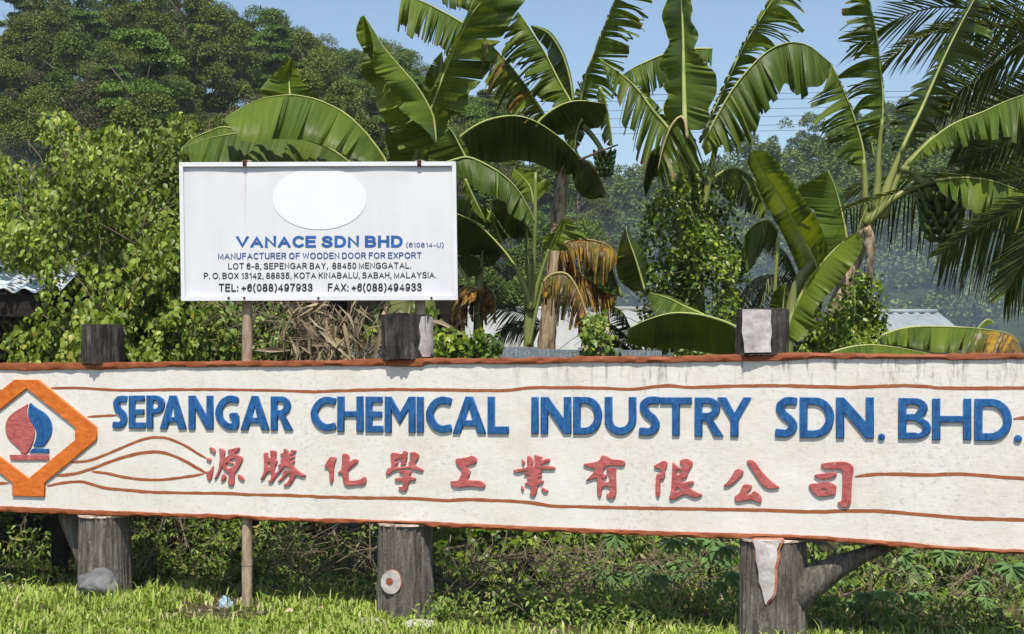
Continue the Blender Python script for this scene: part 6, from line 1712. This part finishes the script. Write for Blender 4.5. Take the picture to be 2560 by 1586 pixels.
# ------------------------------------------------------------------ grass
def grass():
    n = 95000
    Y = 9.3 + 4.0 * RNG.random(n) ** 1.25
    X = (RNG.uniform(-60, 2500, n) - 1220.5) / 3390 * Y
    dens = vnoise(np.stack([X, Y, np.zeros(n)], 1), 1.1, 2) * .75 + vnoise(np.stack([X, Y, np.zeros(n)], 1), 4.5, 5) * .35
    lim = np.interp(X / Y * 3390 + 1220.5, [-100, 300, 640, 900, 1040, 1700, 2500], [12.35, 12.2, 11.9, 11.0, 10.05, 9.85, 9.6])
    keep = RNG.random(n) < np.clip(.58 + dens * 1.9, .03, 1) * np.clip(1 - (Y - lim) * 1.8, .06, 1)
    X, Y, dens = X[keep], Y[keep], dens[keep]
    n = len(X)
    Z = np.array([ground_z(x, y) for x, y in zip(X, Y)])
    L = RNG.uniform(.045, .13, n) * (1 + .5 * dens) * np.where(RNG.random(n) < .06, 1.7, 1)
    th = RNG.uniform(0, 2 * math.pi, n)
    lean = RNG.uniform(.15, 1.25, n)
    wd = RNG.uniform(.0035, .0105, n)
    d = np.stack([np.cos(th), np.sin(th), np.zeros(n)], 1)
    sd = np.stack([-np.sin(th), np.cos(th), np.zeros(n)], 1)
    b = np.stack([X, Y, Z - .01], 1)
    up = np.array([0, 0, 1.0])
    mid = b + (up * .6 + d * (.30 * lean)[:, None]) * L[:, None]
    tip = b + (up * (1.0 - .42 * lean)[:, None] + d * (.85 * lean)[:, None]) * L[:, None]
    V = np.stack([b - sd * wd[:, None], b + sd * wd[:, None], mid - sd * (wd * .9)[:, None], mid + sd * (wd * .9)[:, None], tip], 1).reshape(-1, 3)
    o5 = np.arange(n)[:, None, None] * 5
    Fq = (o5 + np.array([[0, 1, 3], [0, 3, 2], [2, 3, 4]])[None]).reshape(-1, 3)
    r = np.clip(.48 + dens * .5 + RNG.normal(0, .2, n), 0, .92)
    r = np.where(RNG.random(n) < np.where(dens < -.08, .42, .09), .97, r)
    me = mesh_np("grass", V, Fq, {"rnd": np.repeat(r, 5)})
    return tag(link("grass", me, M['grass']), "short rough roadside grass in front of the signboard", "grass", kind="stuff")
grass()

# ------------------------------------------------------------------ small things in the grass
def rock(name, label, x, y, Y, sx, sy, sz, mat, seed, cat="stone", group=None):
    X, Z = (x - 1220.5) / 3390 * Y, CAMH + (936 - y) / 3390 * Y
    bm = bmesh.new()
    bmesh.ops.create_icosphere(bm, subdivisions=4, radius=1)
    for v in bm.verts:
        p = v.co.copy()
        f = 1 + .28 * mnoise.noise(p * 1.3 + Vector((seed, 0, 0))) + .10 * mnoise.noise(p * 3.5 + Vector((0, seed, 0)))
        for nrm_, lim in (((.5, -.7, .5), .72), ((-.6, -.5, .6), .70), ((.8, -.3, .5), .75)):
            q = Vector(nrm_).normalized()
            e = p.dot(q) - lim
            if e > 0: p -= q * e * .8
        v.co = Vector((p.x * sx, p.y * sy, p.z * sz)) * f
    me = bpy.data.meshes.new(name)
    bm.to_mesh(me)
    bm.free()
    me.polygons.foreach_set("use_smooth", [True] * len(me.polygons))
    o = link(name, me, M[mat])
    o.location = (X, Y, Z)
    o['label'] = label
    o['category'] = cat
    if group: o['group'] = group
    return o
M['stone'] = simple("grey stone", (.10, .098, .10), (.21, .205, .205), 5, .85, .2, .7, .02)
M['stone_pale'] = simple("pale cement rubble", (.42, .38, .33), (.58, .54, .48), 6, .85, .2, .6, .015)
rock("boulder", "grey rock leaning against the foot of the left post", 236, 1390, 11.6, .165, .12, .115, 'stone', 3.3)
rock("rubble", "pale cement lump at the foot of the middle post", 880, 1486, 10.55, .14, .12, .035, 'stone_pale', 8.1)
rock("rubble", "small pale cement piece on the grass left of the right post", 1000, 1487, 10.5, .12, .10, .03, 'stone_pale', 4.7)
# crumpled blue and white plastic bag
def mat_bag():
    b = NB("thin plastic film")
    n = b.noise(b.coord('Object'), 9, 3, .6)
    c = b.ramp(n, [(.42, (.62, .70, .74)), (.5, (.22, .52, .74)), (.58, (.70, .76, .79))])
    return b.done(c, .25, None, .5, trans=.35, trans_col=(.55, .68, .75))
M['bag'] = mat_bag()
bg = rock("plastic_bag", "crumpled blue and white plastic bag lying in the grass", 538, 1440, 11.35, .052, .05, .058, 'bag', 6.1, cat="plastic bag")
for v in bg.data.vertices:
    p = v.co
    v.co = p * (1 + .25 * mnoise.noise(p * 40) + .14 * mnoise.noise(p * 95))

# ------------------------------------------------------------------ smoke and air
def haze_box():
    b = NB("air")
    b.n.remove(b.b)
    pv = b.node("ShaderNodeVolumePrincipled")
    pv.inputs['Color'].default_value = (.72, .82, 1.0, 1)
    pv.inputs['Density'].default_value = HAZE
    pv.inputs['Anisotropy'].default_value = 0
    b.l.new(pv.outputs[0], b.out.inputs['Volume'])
    m = MB().box(-330, 330, -30, 330, -14, 130)
    o = m.build("haze", b.m)
    return tag(o, "thin bluish haze in the air over the whole place", "haze", kind="stuff")
def smoke(label, loc, dims, dens, seed):
    """drifting wood smoke: a soft-edged cloud of uneven density"""
    b = NB("smoke")
    b.n.remove(b.b)
    pv = b.node("ShaderNodeVolumePrincipled")
    pv.inputs['Color'].default_value = (.66, .80, 1.0, 1)
    co = b.node("ShaderNodeTexCoord").outputs['Generated']
    v = b.node("ShaderNodeVectorMath", operation='SUBTRACT')
    b.l.new(co, v.inputs[0])
    v.inputs[1].default_value = (.5, .5, .5)
    ln = b.node("ShaderNodeVectorMath", operation='LENGTH')
    b.l.new(v.outputs[0], ln.inputs[0])
    fall = b.math('MULTIPLY', b.math('SUBTRACT', .5, ln.outputs['Value']), 2.6, True)
    nz = b.noise(b.coord('Object', (1, 1, 1)), .16, 3, .6, .8)
    d = b.math('MULTIPLY', fall, b.ramp(nz, [(.38, .12), (.62, 1.0)]))
    b.l.new(b.math('MULTIPLY', d, dens), pv.inputs['Density'])
    b.l.new(pv.outputs[0], b.out.inputs['Volume'])
    bm = bmesh.new()
    bmesh.ops.create_icosphere(bm, subdivisions=3, radius=.5)
    me = bpy.data.meshes.new("smoke")
    for q in bm.verts:
        q.co = Vector((q.co.x * dims[0], q.co.y * dims[1], q.co.z * dims[2]))
    bm.to_mesh(me)
    bm.free()
    o = link("smoke", me, b.m)
    o.location = loc
    return tag(o, label, "smoke", kind="stuff")
smoke("thin blue smoke drifting before the far hill on the right", (10, 62, 4.5), (48, 20, 15), .045, 1)
smoke("thin blue smoke drifting at the left edge before the hill", (-20, 44, 6.0), (15, 14, 10), .085, 2)
HAZE = 0.00035
if HAZE: haze_box()
